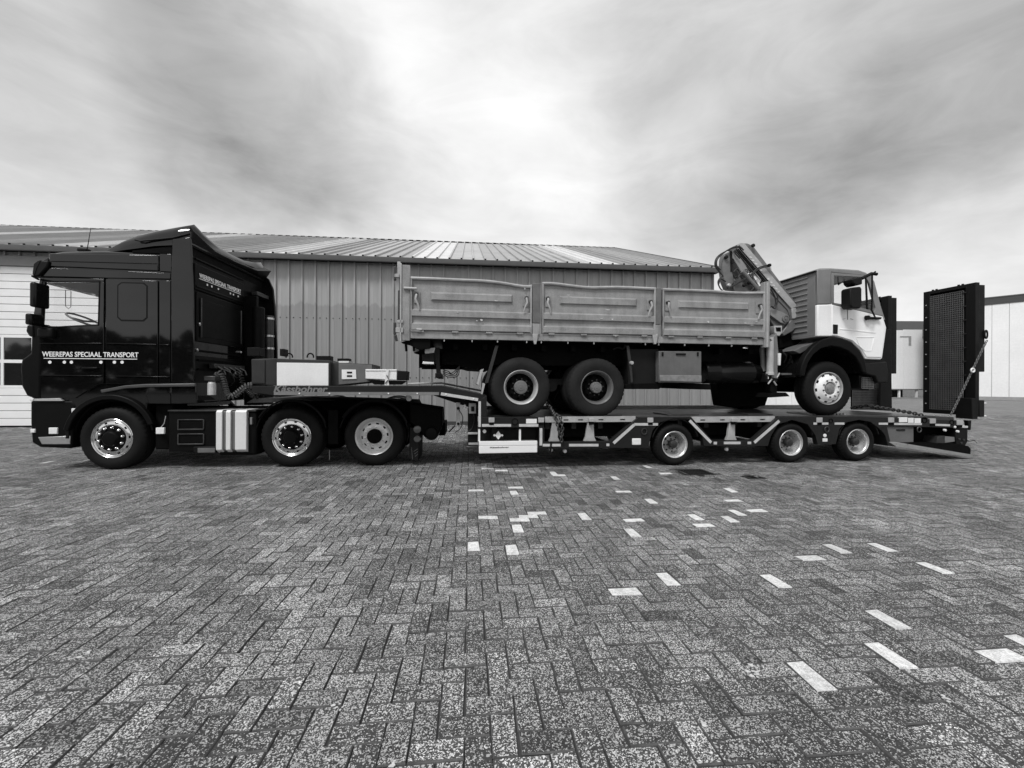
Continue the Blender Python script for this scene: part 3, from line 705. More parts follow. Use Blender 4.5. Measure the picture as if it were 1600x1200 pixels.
# sleeper skins
skin([(166, 436), (247, 439), (247, 598), (229, 600.5), (205, 600), (166, 599.5)], 'sleeper_panel')
wq = T.PS([(184, 441), (232, 442), (232, 503), (184, 502)])
a, b = wq[3], wq[1]
build(MB().prism([(a[0]+.06, a[1]), (b[0]-.06, a[1]), (b[0], a[1]+.06), (b[0], b[1]-.05), (b[0]-.06, b[1]), (a[0]+.06, b[1]), (a[0], b[1]-.05), (a[0], a[1]+.06)], -.0135, 0), 'sleeper_window_seal', M_TRIM, tr)
build(MB().prism([(a[0]+.07, a[1]+.025), (b[0]-.07, a[1]+.025), (b[0]-.02, a[1]+.07), (b[0]-.02, b[1]-.06), (b[0]-.07, b[1]-.02), (a[0]+.07, b[1]-.02), (a[0]+.02, b[1]-.06), (a[0]+.02, a[1]+.07)], -.017, 0), 'sleeper_hatch', M_PAINT, tr)
skin([(249.5, 438), (267, 439), (266.5, 598), (249.5, 598)], 'rear_side_panel')
# side fairing behind the cab, both sides
fair = [(271, 374), (299.5, 371), (301, 395), (303, 437), (304.5, 520), (305, 598), (269, 598), (269, 430)]
skin(fair, 'side_fairing', d0=-.03, bevel=.014)
skin([(269, 600), (308, 599), (309, 630), (269, 631)], 'lower_fairing', d0=-.03, bevel=.01)
skin([(231, 602), (267.5, 601), (267.5, 631), (233, 631), (229, 618)], 'lower_fairing', bevel=.01)
# crease lines pressed in the sides
def crease(x0, y0, x1, y1, wd=.012):
    a, b = T.P(x0, y0), T.P(x1, y1)
    for d in (-.018, WT+.018): build(MB().beam((a[0], d, a[1]), (b[0], d, b[1]), .02, wd, up=(0, 0, 1)), 'body_crease', M_PAINT2, tr, bevel=.004)
crease(58, 537, 161, 536.6); crease(168, 536.5, 246, 538.5); crease(250, 538.7, 266, 539); crease(271, 539, 297, 539.3)
crease(62, 586.3, 161, 587.3); crease(168, 587.4, 265.5, 589)
crease(80, 408.5, 247, 412.5, .008)
# wheel arch lip
def ring_arc(c, r0, r1, a0, a1, n=22): return arc(c, r1, a0, a1, n)+arc(c, r0, a1, a0, n)
for d0, d1 in ((-.05, .05), (WT-.05, WT+.05)):
    build(MB().prism(ring_arc((ax, az+.02), .60, .68, 170, 18), d0, d1), 'wheel_arch', M_PLAST, tr, bevel=.012)
    build(MB().prism(tp((161, 609), (200, 602), (230, 600), (308, 599), (308, 604), (235, 605), (200, 607), (163, 614)), d0-.005 if d0 < 0 else WT, 0 if d0 < 0 else d1+.005), 'arch_moulding', M_MOULD, tr, bevel=.01)
build(MB().prism([(x, z) for x, z in ring_arc((ax, az+.02), .57, .60, 172, 10)], .05, .5), 'wheel_tub', M_DARK, tr)
# bumper
bp_ = tp((47, 626), (112, 626), (119, 634), (113, 645), (112, 694), (111, 701), (62, 699), (49, 692), (47, 660))
for _a in (0, WT-.22): build(MB().prism(bp_, _a, _a+.22), 'bumper_corner', M_PLAST, tr, bevel=.03, seg=3)
build(MB().box(T.S(49)-.1, T.S(60), .2, WT-.2, T.P(50, 694)[1], T.P(50, 627)[1]), 'bumper_centre', M_PLAST, tr, bevel=.03)
build(MB().prism(tp((60, 683), (110, 681), (110, 694), (66, 694)), -.008, .01), 'entry_step', M_ALU2, tr, bevel=.005)
build(MB().prism(tp((56, 623), (96, 622), (100, 626.5), (56, 626.5)), -.03, .02), 'bumper_step', M_LGREY, tr, bevel=.004)
def lamp(x0, y0, x1, y1, m=M_LENS, name='side_lamp', d=-.02):
    build(tbox(x0, y0, x1, y1, d, .02), name, m, tr, bevel=.008)
lamp(77.5, 668, 91, 678); lamp(49, 670, 56, 676); lamp(113, 638, 121, 645); lamp(48, 622, 54, 626)
build(tbox(104, 669, 109, 685, -.02, .01), 'towing_cover', M_TRIM, tr, bevel=.004)
# visor / corner lamp on the roof edge
vz = tp((55, 434), (57, 414), (64, 408), (80, 409), (78, 418), (66, 432))
build(MB().prism(vz, -.05, .12), 'visor_corner', M_TRIM, tr, bevel=.02, seg=3); build(MB().prism(tp((56, 430), (58, 414), (64, 409), (69, 408), (63, 420), (59, 432)), -.056, -.02), 'corner_marker', M_PAINT2, tr, bevel=.005)
build(MB().prism([(T.S(60), .1), (T.S(52)-.15, .35), (T.S(50)-.2, WT/2), (T.S(52)-.15, WT-.35), (T.S(60), WT-.1)], T.P(50, 436)[1], T.P(50, 425)[1], 'z'), 'sun_visor', M_LENSD, tr, bevel=.01)
# windscreen, far pillar, interior
wz0, wz1 = T.P(50, 514)[1], T.P(50, 436)[1]; ws0, ws1 = T.S(52), T.S(66)
wsx = lambda z: ws0+(ws1-ws0)*(z-wz0)/(wz1-wz0)
rings = []
for zz in (wz0, wz1):
    o_ = .0; rings.append([(wsx(zz)-q, d, zz) for d, q in ((.05, 0), (.4, .1), (WT/2, .15), (WT-.4, .1), (WT-.05, 0))]+[(wsx(zz)-q+.006, d, zz) for d, q in ((WT-.05, 0), (WT-.4, .1), (WT/2, .15), (.4, .1), (.05, 0))])
build(MB().loft(rings), 'windscreen', M_GLASS, tr, smooth=60)
build(MB().box(ws0-.1, ws0+.55, .06, WT-.06, wz0-.03, wz0+.06), 'dashboard', M_TRIM, tr, bevel=.03)
build(MB().box(ws0+.1, ws0+.45, 1.0, 1.9, wz0+.05, wz0+.14), 'dashboard_top', M_SEAT, tr, bevel=.03)
zr = T.P(100, 441)[1]
build(MB().prism([(T.S(66)+.05, zr), (T.S(66)+.05, zr-.05), (sb0, zr-.28), (sb0, zr)], .9, WT-.05), 'headliner_curtain', M_CURT, tr)
build(MB().box(T.S(66), sb0, .03, WT-.03, zr, zr+.05), 'headliner', M_CURT, tr)
# steering wheel, tilted
_q = T.P(131, 500, .62); sc0 = Vector((_q[0], .62, _q[1]-.07)); m_ = MB(); pts = []
for k in range(28):
    a = 2*math.pi*k/28; u = Vector((math.cos(R(28)), 0, -math.sin(R(28)))); v_ = Vector((0, 1, 0))
    pts.append(sc0+Vector((0, 0, .07))+(u*math.cos(a)+v_*math.sin(a))*.23)
m_.tube(pts, .016, 8, closed=True); m_.tube([sc0+Vector((0, 0, .07))-v_*.22, sc0+Vector((0, 0, .05)), sc0+Vector((0, 0, .07))+v_*.22], .018, 6)
build(m_, 'steering_wheel', M_TOOLB, tr)
m_ = MB().tube([(ws0+.16, .35+.0, zr-.06), (ws0+.16, .35, zr-.32), (ws0+.18, .38, zr-.36), (ws0+.2, .4, zr-.32), (ws0+.2, .4, zr-.06)], .005, 6)
build(m_, 'hanging_cord', M_TOOLB, tr)
for dd in (.35, 1.55): build(MB().box(sb0-.28, sb0-.05, dd, dd+.5, z_belt-.3, z_belt+.02), 'seat', M_SEAT, tr, bevel=.05)
# mirrors
for far in (0, 1):
    md = (lambda d: WT-d) if far else (lambda d: d)
    D = lambda a, b: (min(md(a), md(b)), max(md(a), md(b)))
    arm = MB(); y0, y1 = D(-.30, -.1)
    for yy in (436.5, 497): q = T.P(60, yy); arm.tube([(q[0], md(0), q[1]), (T.P(52, 600, -.2)[0], md(-.22), q[1]+.0)], .016, 8)
    build(arm, 'mirror_arm', M_TRIM, tr)
    def mir(name, x0, x1, y0, y1, da, db, m):
        sa = T.P(x0, 600, da)[0]; sb_ = T.P(x1, 600, db)[0]; za = T.P(x0, y1, da)[1]; zb2 = T.P(x0, y0, da)[1]; e0, e1 = D(da, db)
        if sb_ < sa+.09: sb_ = sa+.09
        build(MB().box(sa, sb_, e0, e1, za, zb2), name, m, tr, bevel=.03, seg=3)
    mir('mirror_housing', 44, 66, 440, 479, -.30, -.06, M_PAINT2)
    mir('wide_angle_mirror', 37, 64, 489, 507, -.27, -.04, M_PAINT2)
    mir('kerb_mirror', 56, 89, 512, 527, -.10, .0, M_TRIM)
build(MB().prism(T.PS([(47, 508), (56, 509), (57, 528), (50, 526), (45, 518)]), -.05, .1), 'mirror_foot', M_TRIM, tr, bevel=.02)
# aerial
a = T.P(136, 391, .5); b = T.P(142, 356, .5)
build(MB().tube([(a[0], .5, a[1]), (b[0], .5, b[1])], [.007, .004], 6), 'aerial', M_TRIM, tr); build(MB().box(a[0]-.12, a[0]+.03, .45, .55, a[1]-.03, a[1]+.02), 'aerial_base', M_TRIM, tr, bevel=.01)
# roof spoiler
def spo(px, ytop, ymid, ybot, hw, dip):
    """cross-section ring at px: outer top edges at ytop, centre lower by dip"""
    s, zt_ = T.P(px, ytop); zm = T.P(px, ymid)[1]; zb_ = T.P(px, ybot)[1]; c = WT/2; ring = []
    for u, zz in ((-1, zb_), (-1.0, zm), (-.97, zt_-.05), (-.90, zt_), (-.7, zt_-dip*.4), (-.35, zt_-dip*.9), (0, zt_-dip), (.35, zt_-dip*.9), (.7, zt_-dip*.4), (.90, zt_), (.97, zt_-.05), (1, zm), (1, zb_)):
        ring.append((s, c+u*hw, zz))
    return ring
rg = [spo(150, 388, 389, 391, 1.08, 0), spo(165, 377, 384, 390, 1.14, 0.0), spo(185, 368.5, 378, 389, 1.18, .0), spo(210, 361, 374, 387, 1.21, .02), spo(240, 355.5, 369, 384, 1.24, .05), spo(270, 350.5, 365, 383, 1.25, .10), spo(296, 346.5, 362, 382, 1.255, .17), spo(299.5, 352, 364, 382, 1.255, .17)]
build(MB().loft(rg), 'roof_spoiler', M_PAINT, tr, smooth=50)
m_ = MB()
for d in (-.012, WT+.012):
    pts = [T.P(x, y) for x, y in ((212, 375), (221, 377), (271, 372), (297, 365.5))]
    m_.tube([(p[0], d, p[1]) for p in pts], .014, 6)
build(m_, 'spoiler_seam', M_TRIM, tr)
build(MB().prism(T.PS([(205, 391), (270, 384), (272, 396), (205, 394)]), .02, WT-.02), 'spoiler_gap', M_DARK, tr)
build(MB().prism(T.PS([(271, 383), (299, 381), (299, 385), (271, 388)]), -.018, WT+.018), 'fairing_gap', M_DARK, tr)
build(MB().prism(T.PS([(258, 384), (296, 384), (296, 398), (258, 398)]), .03, WT-.03), 'spoiler_hollow_shade', M_DARK, tr)  # black solid painted in for the shade of the open hollow
# rear wall: text panel, window panel, fittings
sw = s_r-.02
def rq(px, py, o=0.): return T.Q(px, py, sw+o)
def rbox(x0, y0, x1, y1, o0, o1, mb=None):
    a = rq(x0, y0); b = rq(x1, y1); c = rq(x0, y1)
    return (mb or MB()).box(sw+o0, sw+o1, a[0], b[0], c[1], a[1])
def rwall(d0, z0, d1, z1, o0, o1): return MB().box(sw+o0, sw+o1, d0, d1, z0, z1)
zW = lambda y: T.P(303, y)[1]
build(rwall(.03, zW(598), WT-.03, zW(398), -.01, .004), 'rear_skin', M_REAR, tr)
build(rwall(.10, zW(450), 1.62, zW(408), .004, .03), 'rear_upper_panel', M_REAR, tr, bevel=.012)
build(rwall(.12, zW(402), 1.62, zW(399), 0, .03), 'rear_rib', M_REAR, tr, bevel=.01); build(rwall(.12, zW(446), 1.62, zW(443), .03, .045), 'rear_rib', M_REAR, tr, bevel=.01)
build(rwall(.16, zW(532), 1.62, zW(452), 0, .025), 'rear_window_surround', M_REAR, tr, bevel=.02); build(rwall(.26, zW(523), 1.5, zW(463), .025, .032), 'rear_window', M_REAR, tr, bevel=.003)
for d in (.24, 1.5): build(rwall(d, zW(525), d+.03, zW(461), .025, .05), 'window_clamp', M_DARKMETAL, tr, bevel=.01)
for k, zz in enumerate((545, 560, 575)): build(rwall(.2, zW(zz+3), 1.5, zW(zz), 0, .03), 'rear_rib', M_DARK, tr)
build(text_mb('WEEREPAS SPECIAAL TRANSPORT', .20, 1.50, zW(428)-.01, .075, lambda x, y, z: (sw+.036+z, x, y), bold=.012), 'lettering', M_LETW, tr, smooth=0)
m_ = MB().box(sw+.03, sw+.036, .20, 1.5, zW(431), zW(430))
for u in (.17, .27, .42, .72, .80, .93): m_.lathe((sw+.03, .2+1.3*u, zW(436)), [(0, .018), (.008, .018)], 12, 's')
build(m_, 'emblem_dots', M_LETW, tr, smooth=0)
# air stack, filter housing and struts behind the cab, far side
m_ = MB().tube([(sw+.22, 1.78, .95), (sw+.22, 1.78, zW(450))], .13, 20); build(m_, 'air_intake_stack', M_PLAST, tr, bevel=.02)
build(MB().tube([(sw+.30, 2.08, .95), (sw+.30, 2.08, zW(462))], .10, 20), 'exhaust_stack', M_DARKMETAL, tr)
for zz in (470, 505, 530): build(MB().tube([(sw+.30, 2.08, zW(zz)), (sw+.30, 2.08, zW(zz)+.04)], .108, 20), 'stack_clamp', M_ALU2, tr)
build(MB().box(sw+.02, sw+.26, 1.66, 1.74, .95, zW(430)), 'rear_strut', M_PLAST, tr, bevel=.01)
build(MB().box(sw+.04, sw+.16, 1.9, 2.4, zW(424), zW(416)), 'rear_crossbar', M_DARKMETAL, tr, bevel=.01)
for d, y in ((.2, 504), (.14, 546), (1.5, 540)): build(MB().lathe((sw, d, zW(y)), [(0, .03), (.05, .028), (.06, .01)], 12, 's'), 'buffer', M_ALU2, tr)
# far side fairing extends behind the cab
ff = T.PS([(271, 374), (299, 371), (310, 380), (318, 400), (322, 440), (326, 520), (327, 598), (269, 598)])
build(MB().prism(ff, WT-.04, WT+.02), 'side_fairing', M_PAINT2, tr, bevel=.01)
fn = T.PS([(303.2, 437), (304.7, 520), (305.4, 598), (308, 598), (307, 520), (305.5, 437)])
# upper air deflector between spoiler and far fairing
build(MB().loft([[(T.S(296), d, T.P(299, 352)[1]-(.17 if .3 < d < 2.2 else .02)), (T.S(296)+.05+(.10 if d > 1.4 else 0), d, T.P(299, 356)[1]-(.2 if .3 < d < 2.2 else .05)), (T.S(296)+.02, d, T.P(299, 372)[1]-.1), (T.S(290), d, T.P(299, 372)[1]-.1)] for d in (.0, .6, 1.25, 1.9, 2.5)]), 'spoiler_rear_lip', M_PLAST, tr, smooth=40)
# chassis
zc0, zc1 = .62, .98
xr = T.S(655)
for d in (.82, 1.6): build(MB().box(s_f+.3, xr, d, d+.09, .66, .94), 'chassis_rail', M_DARK, tr)
for q in (320, 400, 520, 640): build(MB().box(T.S(q), T.S(q)+.1, .9, 1.62, .7, .9), 'cross_member', M_DARK, tr)
build(MB().box(s_f+.35, T.S(225), .35, 2.15, .75, 1.25), 'engine_block', M_DARK, tr, bevel=.05)
# side tool box with two recessed steps
x0, x1 = T.S(262), T.S(339); zt_, zb_ = T.P(300, 643)[1], T.P(300, 706)[1]
build(MB().box(x0, x1, .03, .62, zb_, zt_), 'battery_box', M_PLAST, tr, bevel=.012)
for (ya, yb) in ((656, 671), (678.5, 694)):
    a, b = T.P(277, ya), T.P(317, yb)
    m_ = MB()
    m_.beam((a[0], .02, a[1]), (b[0], .02, a[1]), .02, .015, (0, 0, 1)).beam((a[0], .02, b[1]), (b[0], .02, b[1]), .03, .02, (0, 0, 1)).beam((a[0], .02, a[1]), (a[0], .02, b[1]), .02, .015, (0, 1, 0)).beam((b[0], .02, a[1]), (b[0], .02, b[1]), .02, .015, (0, 1, 0))
    build(m_, 'step_frame', M_DARKMETAL, tr, bevel=.003)
    build(MB().box(a[0]+.02, b[0]-.02, .022, .03, b[1]+.02, a[1]-.05), 'step_recess', M_DARK, tr)
build(MB().box(x0, T.S(400), .0, .70, zt_, zt_+.025), 'catwalk', M_DARKMETAL, tr, bevel=.004)
build(tbox(302, 698, 338, 708, .0, .06), 'lower_step', M_TRIM, tr, bevel=.01); build(tbox(309, 700, 336, 707, -.006, .0), 'step_tread', M_TOOLB, tr, bevel=.003)
build(tbox(234, 631, 262, 704, .12, .5), 'rear_wheel_tub', M_DARK, tr, bevel=.02)
for q_, w_ in ((270, 60), (400, 50), (520, 40)): build(MB().tube([(T.S(q_), 1.25, .52), (T.S(q_+w_), 1.25, .52)], .22, 20), 'underbody_shade_fill', M_DARK, tr)  # dark cylinders added to stand in for the shadow under the chassis
# silver tank cover with ribs
tz1, tz0 = T.P(360, 640.5)[1], T.P(360, 707)[1]
for xa, xb, pr, m in ((339.5, 349, -.035, M_ALU2), (349, 355, -.010, M_TOOLB), (355, 362.5, -.04, M_ALU2), (362.5, 369, -.010, M_TOOLB), (369, 387, -.035, M_ALU2)):
    build(MB().prism([(d, z) for d, z in ((pr, tz0+.05), (pr+.0, tz1-.03), (pr+.03, tz1), (.4, tz1), (.4, tz0-.03), (.08, tz0-.03))], T.S(xa)+.001, T.S(xb)-.001, 's'), 'tank_cover_rib', mat('tank_silver', .74, .35, .15, var=.05, scale=4) if m is M_ALU2 else M_TOOLB, tr, bevel=.006)
build(MB().box(T.S(339.5), T.S(400), .03, .6, tz0-.06, tz1-.02), 'fuel_tank', M_PLAST, tr, bevel=.05, seg=3)
build(tbox(391, 652, 394, 663, -.01, .05), 'reflector', M_LETG, tr)
lamp(244.5, 668, 257.5, 678)
build(MB().tube([(T.S(258), .02, T.P(258, 650)[1]), (T.S(256), .01, T.P(256, 662)[1]), (T.S(250), .01, T.P(250, 669)[1])], .006, 6), 'lamp_cable', M_LGREY, tr)
# mudguards on the rear axles
for px, cx in ((455.5, 0), (584.5, 0)):
    c = (T.S(px, .02), WR+.03)
    for d0, d1 in ((.02, .40), (WT-.40, WT-.02)):
        build(MB().prism(ring_arc(c, .555, .575, 168, 12, 26), d0, d1), 'mudguard', M_PLAST, tr, bevel=.006)
        e = .0 if d0 < 1 else WT-.02
        build(MB().prism(ring_arc(c, .575, .60, 150, 20, 24), e, e+.02), 'mudguard_edge', M_PLAST, tr, bevel=.004)
m_ = MB(); c = (T.S(455.5), WR+.03)
build(MB().box(T.S(512), T.S(527), .04, .7, .38, .95), 'mudguard_bracket', M_DARK, tr)
build(tbox(513, 704, 514.2, 719, .035, .05), 'flap_edge', M_TOOLB, tr)
# mudflap, tail lamps, rear box
fl = T.PS([(640, 668), (655, 672), (653, 720), (638, 718)]); build(MB().prism(fl, .05, .62), 'mudflap', M_RUB, tr, bevel=.004)
m_ = MB()
for k in range(3): a = T.P(646+k, 706+k*4); b = T.P(652+k*.3, 702+k*4); m_.beam((a[0], .045, a[1]), (b[0], .045, b[1]), .004, .012, (0, 1, 0))
a = T.P(642.5, 700); b = T.P(644, 719); m_.beam((a[0], .045, a[1]), (b[0], .045, b[1]), .004, .01, (0, 1, 0))
build(m_, 'flap_marking', M_LETG, tr)
for (x, y, r_) in ((652, 671, 6), (652, 686, 5.5)):
    q = T.P(x, y, .04); build(MB().lathe((q[0], .04, q[1]), [(.05, r_*.0105), (0, r_*.0105), (-.012, r_*.008), (-.016, .001)], 24), 'tail_lamp', M_LENSD, tr)
build(MB().prism(T.PS([(640, 630), (662, 634), (690, 638), (691, 660), (686, 676), (676, 686), (664, 684), (655, 672), (640, 660)], .1), .1, .7), 'rear_mudguard_box', M_DARK, tr, bevel=.02)
q = T.P(674, 677, .08); build(MB().lathe((q[0], .06, q[1]), [(.4, .12), (.03, .12), (0, .09), (-.01, .001)], 28), 'air_tank', M_PLAST, tr)
build(tbox(655, 668, 690, 690, .9, 1.6), 'chassis_end', M_DARK, tr)
build(MB().prism(T.PS([(440, 622), (520, 624), (640, 628), (650, 645), (440, 645)], .5), .55, 1.95), 'fifth_wheel_plate', M_DARK, tr)
build(MB().prism(T.PS([(392, 623), (470, 622), (520, 626), (380, 630)], .4), .5, 1.9), 'chassis_cover', M_DARKMETAL, tr)
q = T.P(639, 622.5, .1); build(MB().lathe((q[0], .08, q[1]), [(.03, .05), (0, .045), (-.005, .001)], 16), 'side_marker', M_LENS, tr)
# coupling hoses and canister behind the cab
q0 = T.P(331, 597, .15); q1 = T.P(331, 617, .15)
build(MB().lathe((q0[0], .15, q1[1]), [(0, .03), (.0, .062), (.19, .062), (.2, .05), (.215, .05), (.215, .02)], 20, 'z'), 'air_dryer', M_SILVER, tr)
build(MB().box(q0[0]-.10, q0[0]+.08, .1, .3, q0[1]+.02, q0[1]+.10), 'dryer_bracket', M_DARKMETAL, tr, bevel=.01)
def coil(pts, r, rr, turns, name, th, m=M_HOSE, fr=T):
    pts = [Vector(p) for p in pts]; seglen = [0]
    for a, b in zip(pts, pts[1:]): seglen.append(seglen[-1]+(b-a).length)
    def at(u):
        x = u*seglen[-1]
        for k in range(len(pts)-1):
            if x <= seglen[k+1] or k == len(pts)-2:
                f = (x-seglen[k])/(seglen[k+1]-seglen[k]); return pts[k].lerp(pts[k+1], f), (pts[k+1]-pts[k]).normalized()
    out_ = []; n = turns*8
    for k in range(n+1):
        p, d = at(k/n); a = d.cross(Vector((0, 1, 0.01))).normalized(); b = a.cross(d); ph = 2*math.pi*k/8
        out_.append(p+a*math.cos(ph)*r+b*math.sin(ph)*r)
    return build(MB().tube(out_, rr, 5), name, m, th)
def curve(pts, n=24):
    """Catmull-Rom through points"""
    P_ = [Vector(p) for p in pts]; P_ = [2*P_[0]-P_[1]]+P_+[2*P_[-1]-P_[-2]]; o = []
    seg = len(P_)-3; per = max(2, n//seg)
    for k in range(seg):
        a, b, c, d = P_[k:k+4]
        for i in range(per):
            t = i/per; o.append(.5*((2*b)+(c-a)*t+(2*a-5*b+4*c-d)*t*t+(3*b-a-3*c+d)*t**3))
    o.append(P_[-2]); return o
def t3(px, py, d): q = T.P(px, py, d); return (q[0], d, q[1])
coil(curve([t3(337, 588, .3), t3(344, 584, .3), t3(350, 600, .3), t3(354, 614, .3), t3(362, 620, .3), t3(374, 612, .35), t3(384, 604, .4), t3(393, 602, .45)], 40), .045, .016, 22, 'spiral_hose', tr, mat('ribbed_grey_hose', .09, .4, .2, var=.3))
coil(curve([t3(366, 590, .6), t3(374, 582, .6), t3(380, 600, .65), t3(388, 612, .65), t3(400, 620, .5), t3(402, 606, .5)], 30), .04, .011, 20, 'spiral_hose', tr)
build(tbox(393.5, 603, 400, 612, .30, .36), 'hose_coupling', M_LENS, tr, bevel=.006)
build(MB().tube(curve([t3(338, 594, .3), t3(346, 578, .3), t3(360, 583, .35), t3(366, 596, .45), t3(358, 604, .5)]), .012, 6), 'air_line', M_HOSE, tr)
build(MB().box(sw+.02, sw+.12, .5, 1.5, zW(574), zW(566)), 'coupling_bracket', M_DARKMETAL, tr, bevel=.01)
for k in range(5): build(MB().tube([(sw+.1, .6+k*.18, zW(570)), (sw+.2, .62+k*.18, zW(576)), (sw+.22, .64+k*.18, zW(584))], .014, 6), 'air_coupling', M_TOOLB, tr)
# lettering on the door
def tmap(x, y, z): return (x, -.0155-z, y)
a, b = T.P(67.5, 558), T.P(217.5, 560)
build(text_mb('WEEREPAS SPECIAAL TRANSPORT', a[0], b[0], a[1]+.008, .080, lambda x, y, z: (x, -.0165-z, y), bold=.013), 'lettering', M_LETW, tr, smooth=0)
m_ = MB(); m_.box(a[0]+.02, b[0]-.02, -.016, -.012, T.P(70, 560.4)[1], T.P(70, 559.4)[1])
for x in (79.4, 102, 113, 159, 180, 192): q = T.P(x, 566); m_.lathe((q[0], -.012, q[1]), [(0, .024), (-.005, .024)], 16)
build(m_, 'emblem_dots', M_LETW, tr, smooth=0)

# ------------------------------------------------------------------ low loader trailer
WG = 2.55
def g3(px, py, d): q = G.P(px, py, d); return (q[0], d, q[1])
def gp_(*p, d=0.): return G.PS(p, d)
def gbox(x0, y0, x1, y1, d0, d1, dd=0., mb=None):
    a = G.P(x0, y0, dd); b = G.P(x1, y1, dd); return (mb or MB()).box(a[0], b[0], d0, d1, b[1], a[1])
ld = Thing('low_loader_trailer', 'dark grey three axle low loader trailer with gooseneck and raised loading ramps', 'trailer', G, (G.S(1000), WG/2, 0))
def side(pts, name, m=M_TRGREY, d0=0., d1=.10, bevel=.004, both=True, **k):
    p = gp_(*pts); o = build(MB().prism(p, d0, d1), name, m, ld, bevel=bevel, **k)
    if both: build(MB().prism(p, WG-d1, WG-d0), name, m, ld, bevel=bevel)
    return o
side([(393, 603), (690, 603), (760, 617.5), (749, 626.5), (688, 617.5), (428, 617.5), (426, 617.5), (393, 613)], 'gooseneck_beam')
gt = gp_((393, 603), (690, 603), (760, 617.5), (760, 622), (690, 609), (393, 609))
build(MB().prism(gt, .1, WG-.1), 'gooseneck_deck', M_DECK, ld)
gt = gp_((637, 598.5), (690, 597), (757, 610), (757, 613), (690, 600), (637, 601), d=WG-.3)
build(MB().prism(gt, WG-.3, WG-.2), 'gooseneck_rail', M_LGREY, ld, bevel=.01)
side([(748, 626), (760.5, 618), (760.5, 651), (748, 651)], 'gooseneck_leg', d1=.3)
side([(748, 651.5), (850, 651.5), (850, 668), (748, 668)], 'side_frame')
def stripes(pts, y0f, wd=5, m=M_TAPE):
    for (xa, ya, xb, yb) in pts:
        a = G.P(xa, ya); b = G.P(xb, yb)
        build(MB().beam((a[0], -.002, a[1]), (b[0], -.002, b[1]), .006, wd/93., (0, 0, 1) if abs(xa-xb) > 3 else (0, 1, 0)) if abs(xa-xb) > 3 else MB().box(a[0]-wd/186., a[0]+wd/186., -.005, .001, b[1], a[1]), 'reflective_strip', m, ld, smooth=0)
stripes([(428, 614.8, 686, 615)], 0, 4.4, M_TAPE2); stripes([(689, 615.3, 747, 624.5)], 0, 4.4)
stripes([(749.5, 627, 749.5, 667)], 0, 3.6)
stripes([(753, 664.6, 798.5, 664.6), (811, 664.6, 841, 664.6)], 0, 4)
stripes([(845.2, 669, 845.2, 696)], 0, 4.2)
stripes([(848, 695.5, 876, 695.5), (889, 695.5, 935, 695.5), (947.5, 695, 952, 695)], 0, 4)
stripes([(958.5, 692.5, 991, 663.5)], 0, 4.6); stripes([(991, 663, 1028, 663)], 0, 4)
stripes([(1077.5, 657, 1111, 691.5)], 0, 4.6); stripes([(1115, 692.3, 1120, 692.3), (1131, 692, 1157, 692), (1168, 692, 1173.5, 692)], 0, 4.2)
stripes([(1178.5, 691.5, 1217.5, 657.5)], 0, 4.6)
stripes([(1271, 661.8, 1280, 661.8), (1283, 661.8, 1294, 661.8), (1304, 661.8, 1319, 661.8)], 0, 3.6)
stripes([(1373, 662, 1387, 662), (1397, 662.3, 1440, 662.6), (1458, 663.6, 1484, 664.5), (1498, 666, 1512, 667)], 0, 3.6)
# studs on the tape
m_ = MB()
for x in (468, 515, 562, 607, 652): q = G.P(x, 614.8); m_.lathe((q[0], -.004, q[1]), [(0, .012), (-.008, .012), (-.01, .001)], 10)
for x, y in ((697, 616), (740, 623)): q = G.P(x, y); m_.lathe((q[0], -.004, q[1]), [(0, .014), (-.008, .014), (-.01, .001)], 10)
build(m_, 'marker_studs', M_LENS, ld)
# lower side frames with the two trapezoid openings
side([(842.5, 668), (850.5, 668), (850.5, 690.5), (953, 689.5), (998, 652), (1030, 651.5), (1080, 651.5), (1084, 657), (1072, 654), (1052, 654), (1032, 660), (1020, 672), (1015, 690), (1012, 700), (958, 700), (842.5, 701)], 'side_frame')
side([(1080, 651.5), (1114, 689.5), (1175, 688.5), (1216, 651.5), (1300, 651), (1345, 651), (1376, 652), (1500, 657), (1500, 668.5), (1385, 666), (1376, 672), (1372, 668), (1360, 659), (1342, 656), (1322, 660), (1312, 670), (1306, 694), (1278, 695), (1274, 680), (1262, 663), (1238, 656), (1216, 663), (1205, 680), (1200, 697), (1100, 697), (1097, 680), (1084, 657)], 'side_frame')
side([(1380, 666), (1430, 667.5), (1430, 691), (1391, 693), (1387, 680)], 'rear_locker', M_TOOLB, d0=.03, d1=.4)
build(gbox(1403, 671, 1416, 673, .015, .03), 'locker_handle', M_TRIM, ld, bevel=.003)
side([(1374, 668), (1386, 667), (1392, 693), (1388, 697), (1383, 680)], 'rear_fender', M_TRGREY, d1=.4)
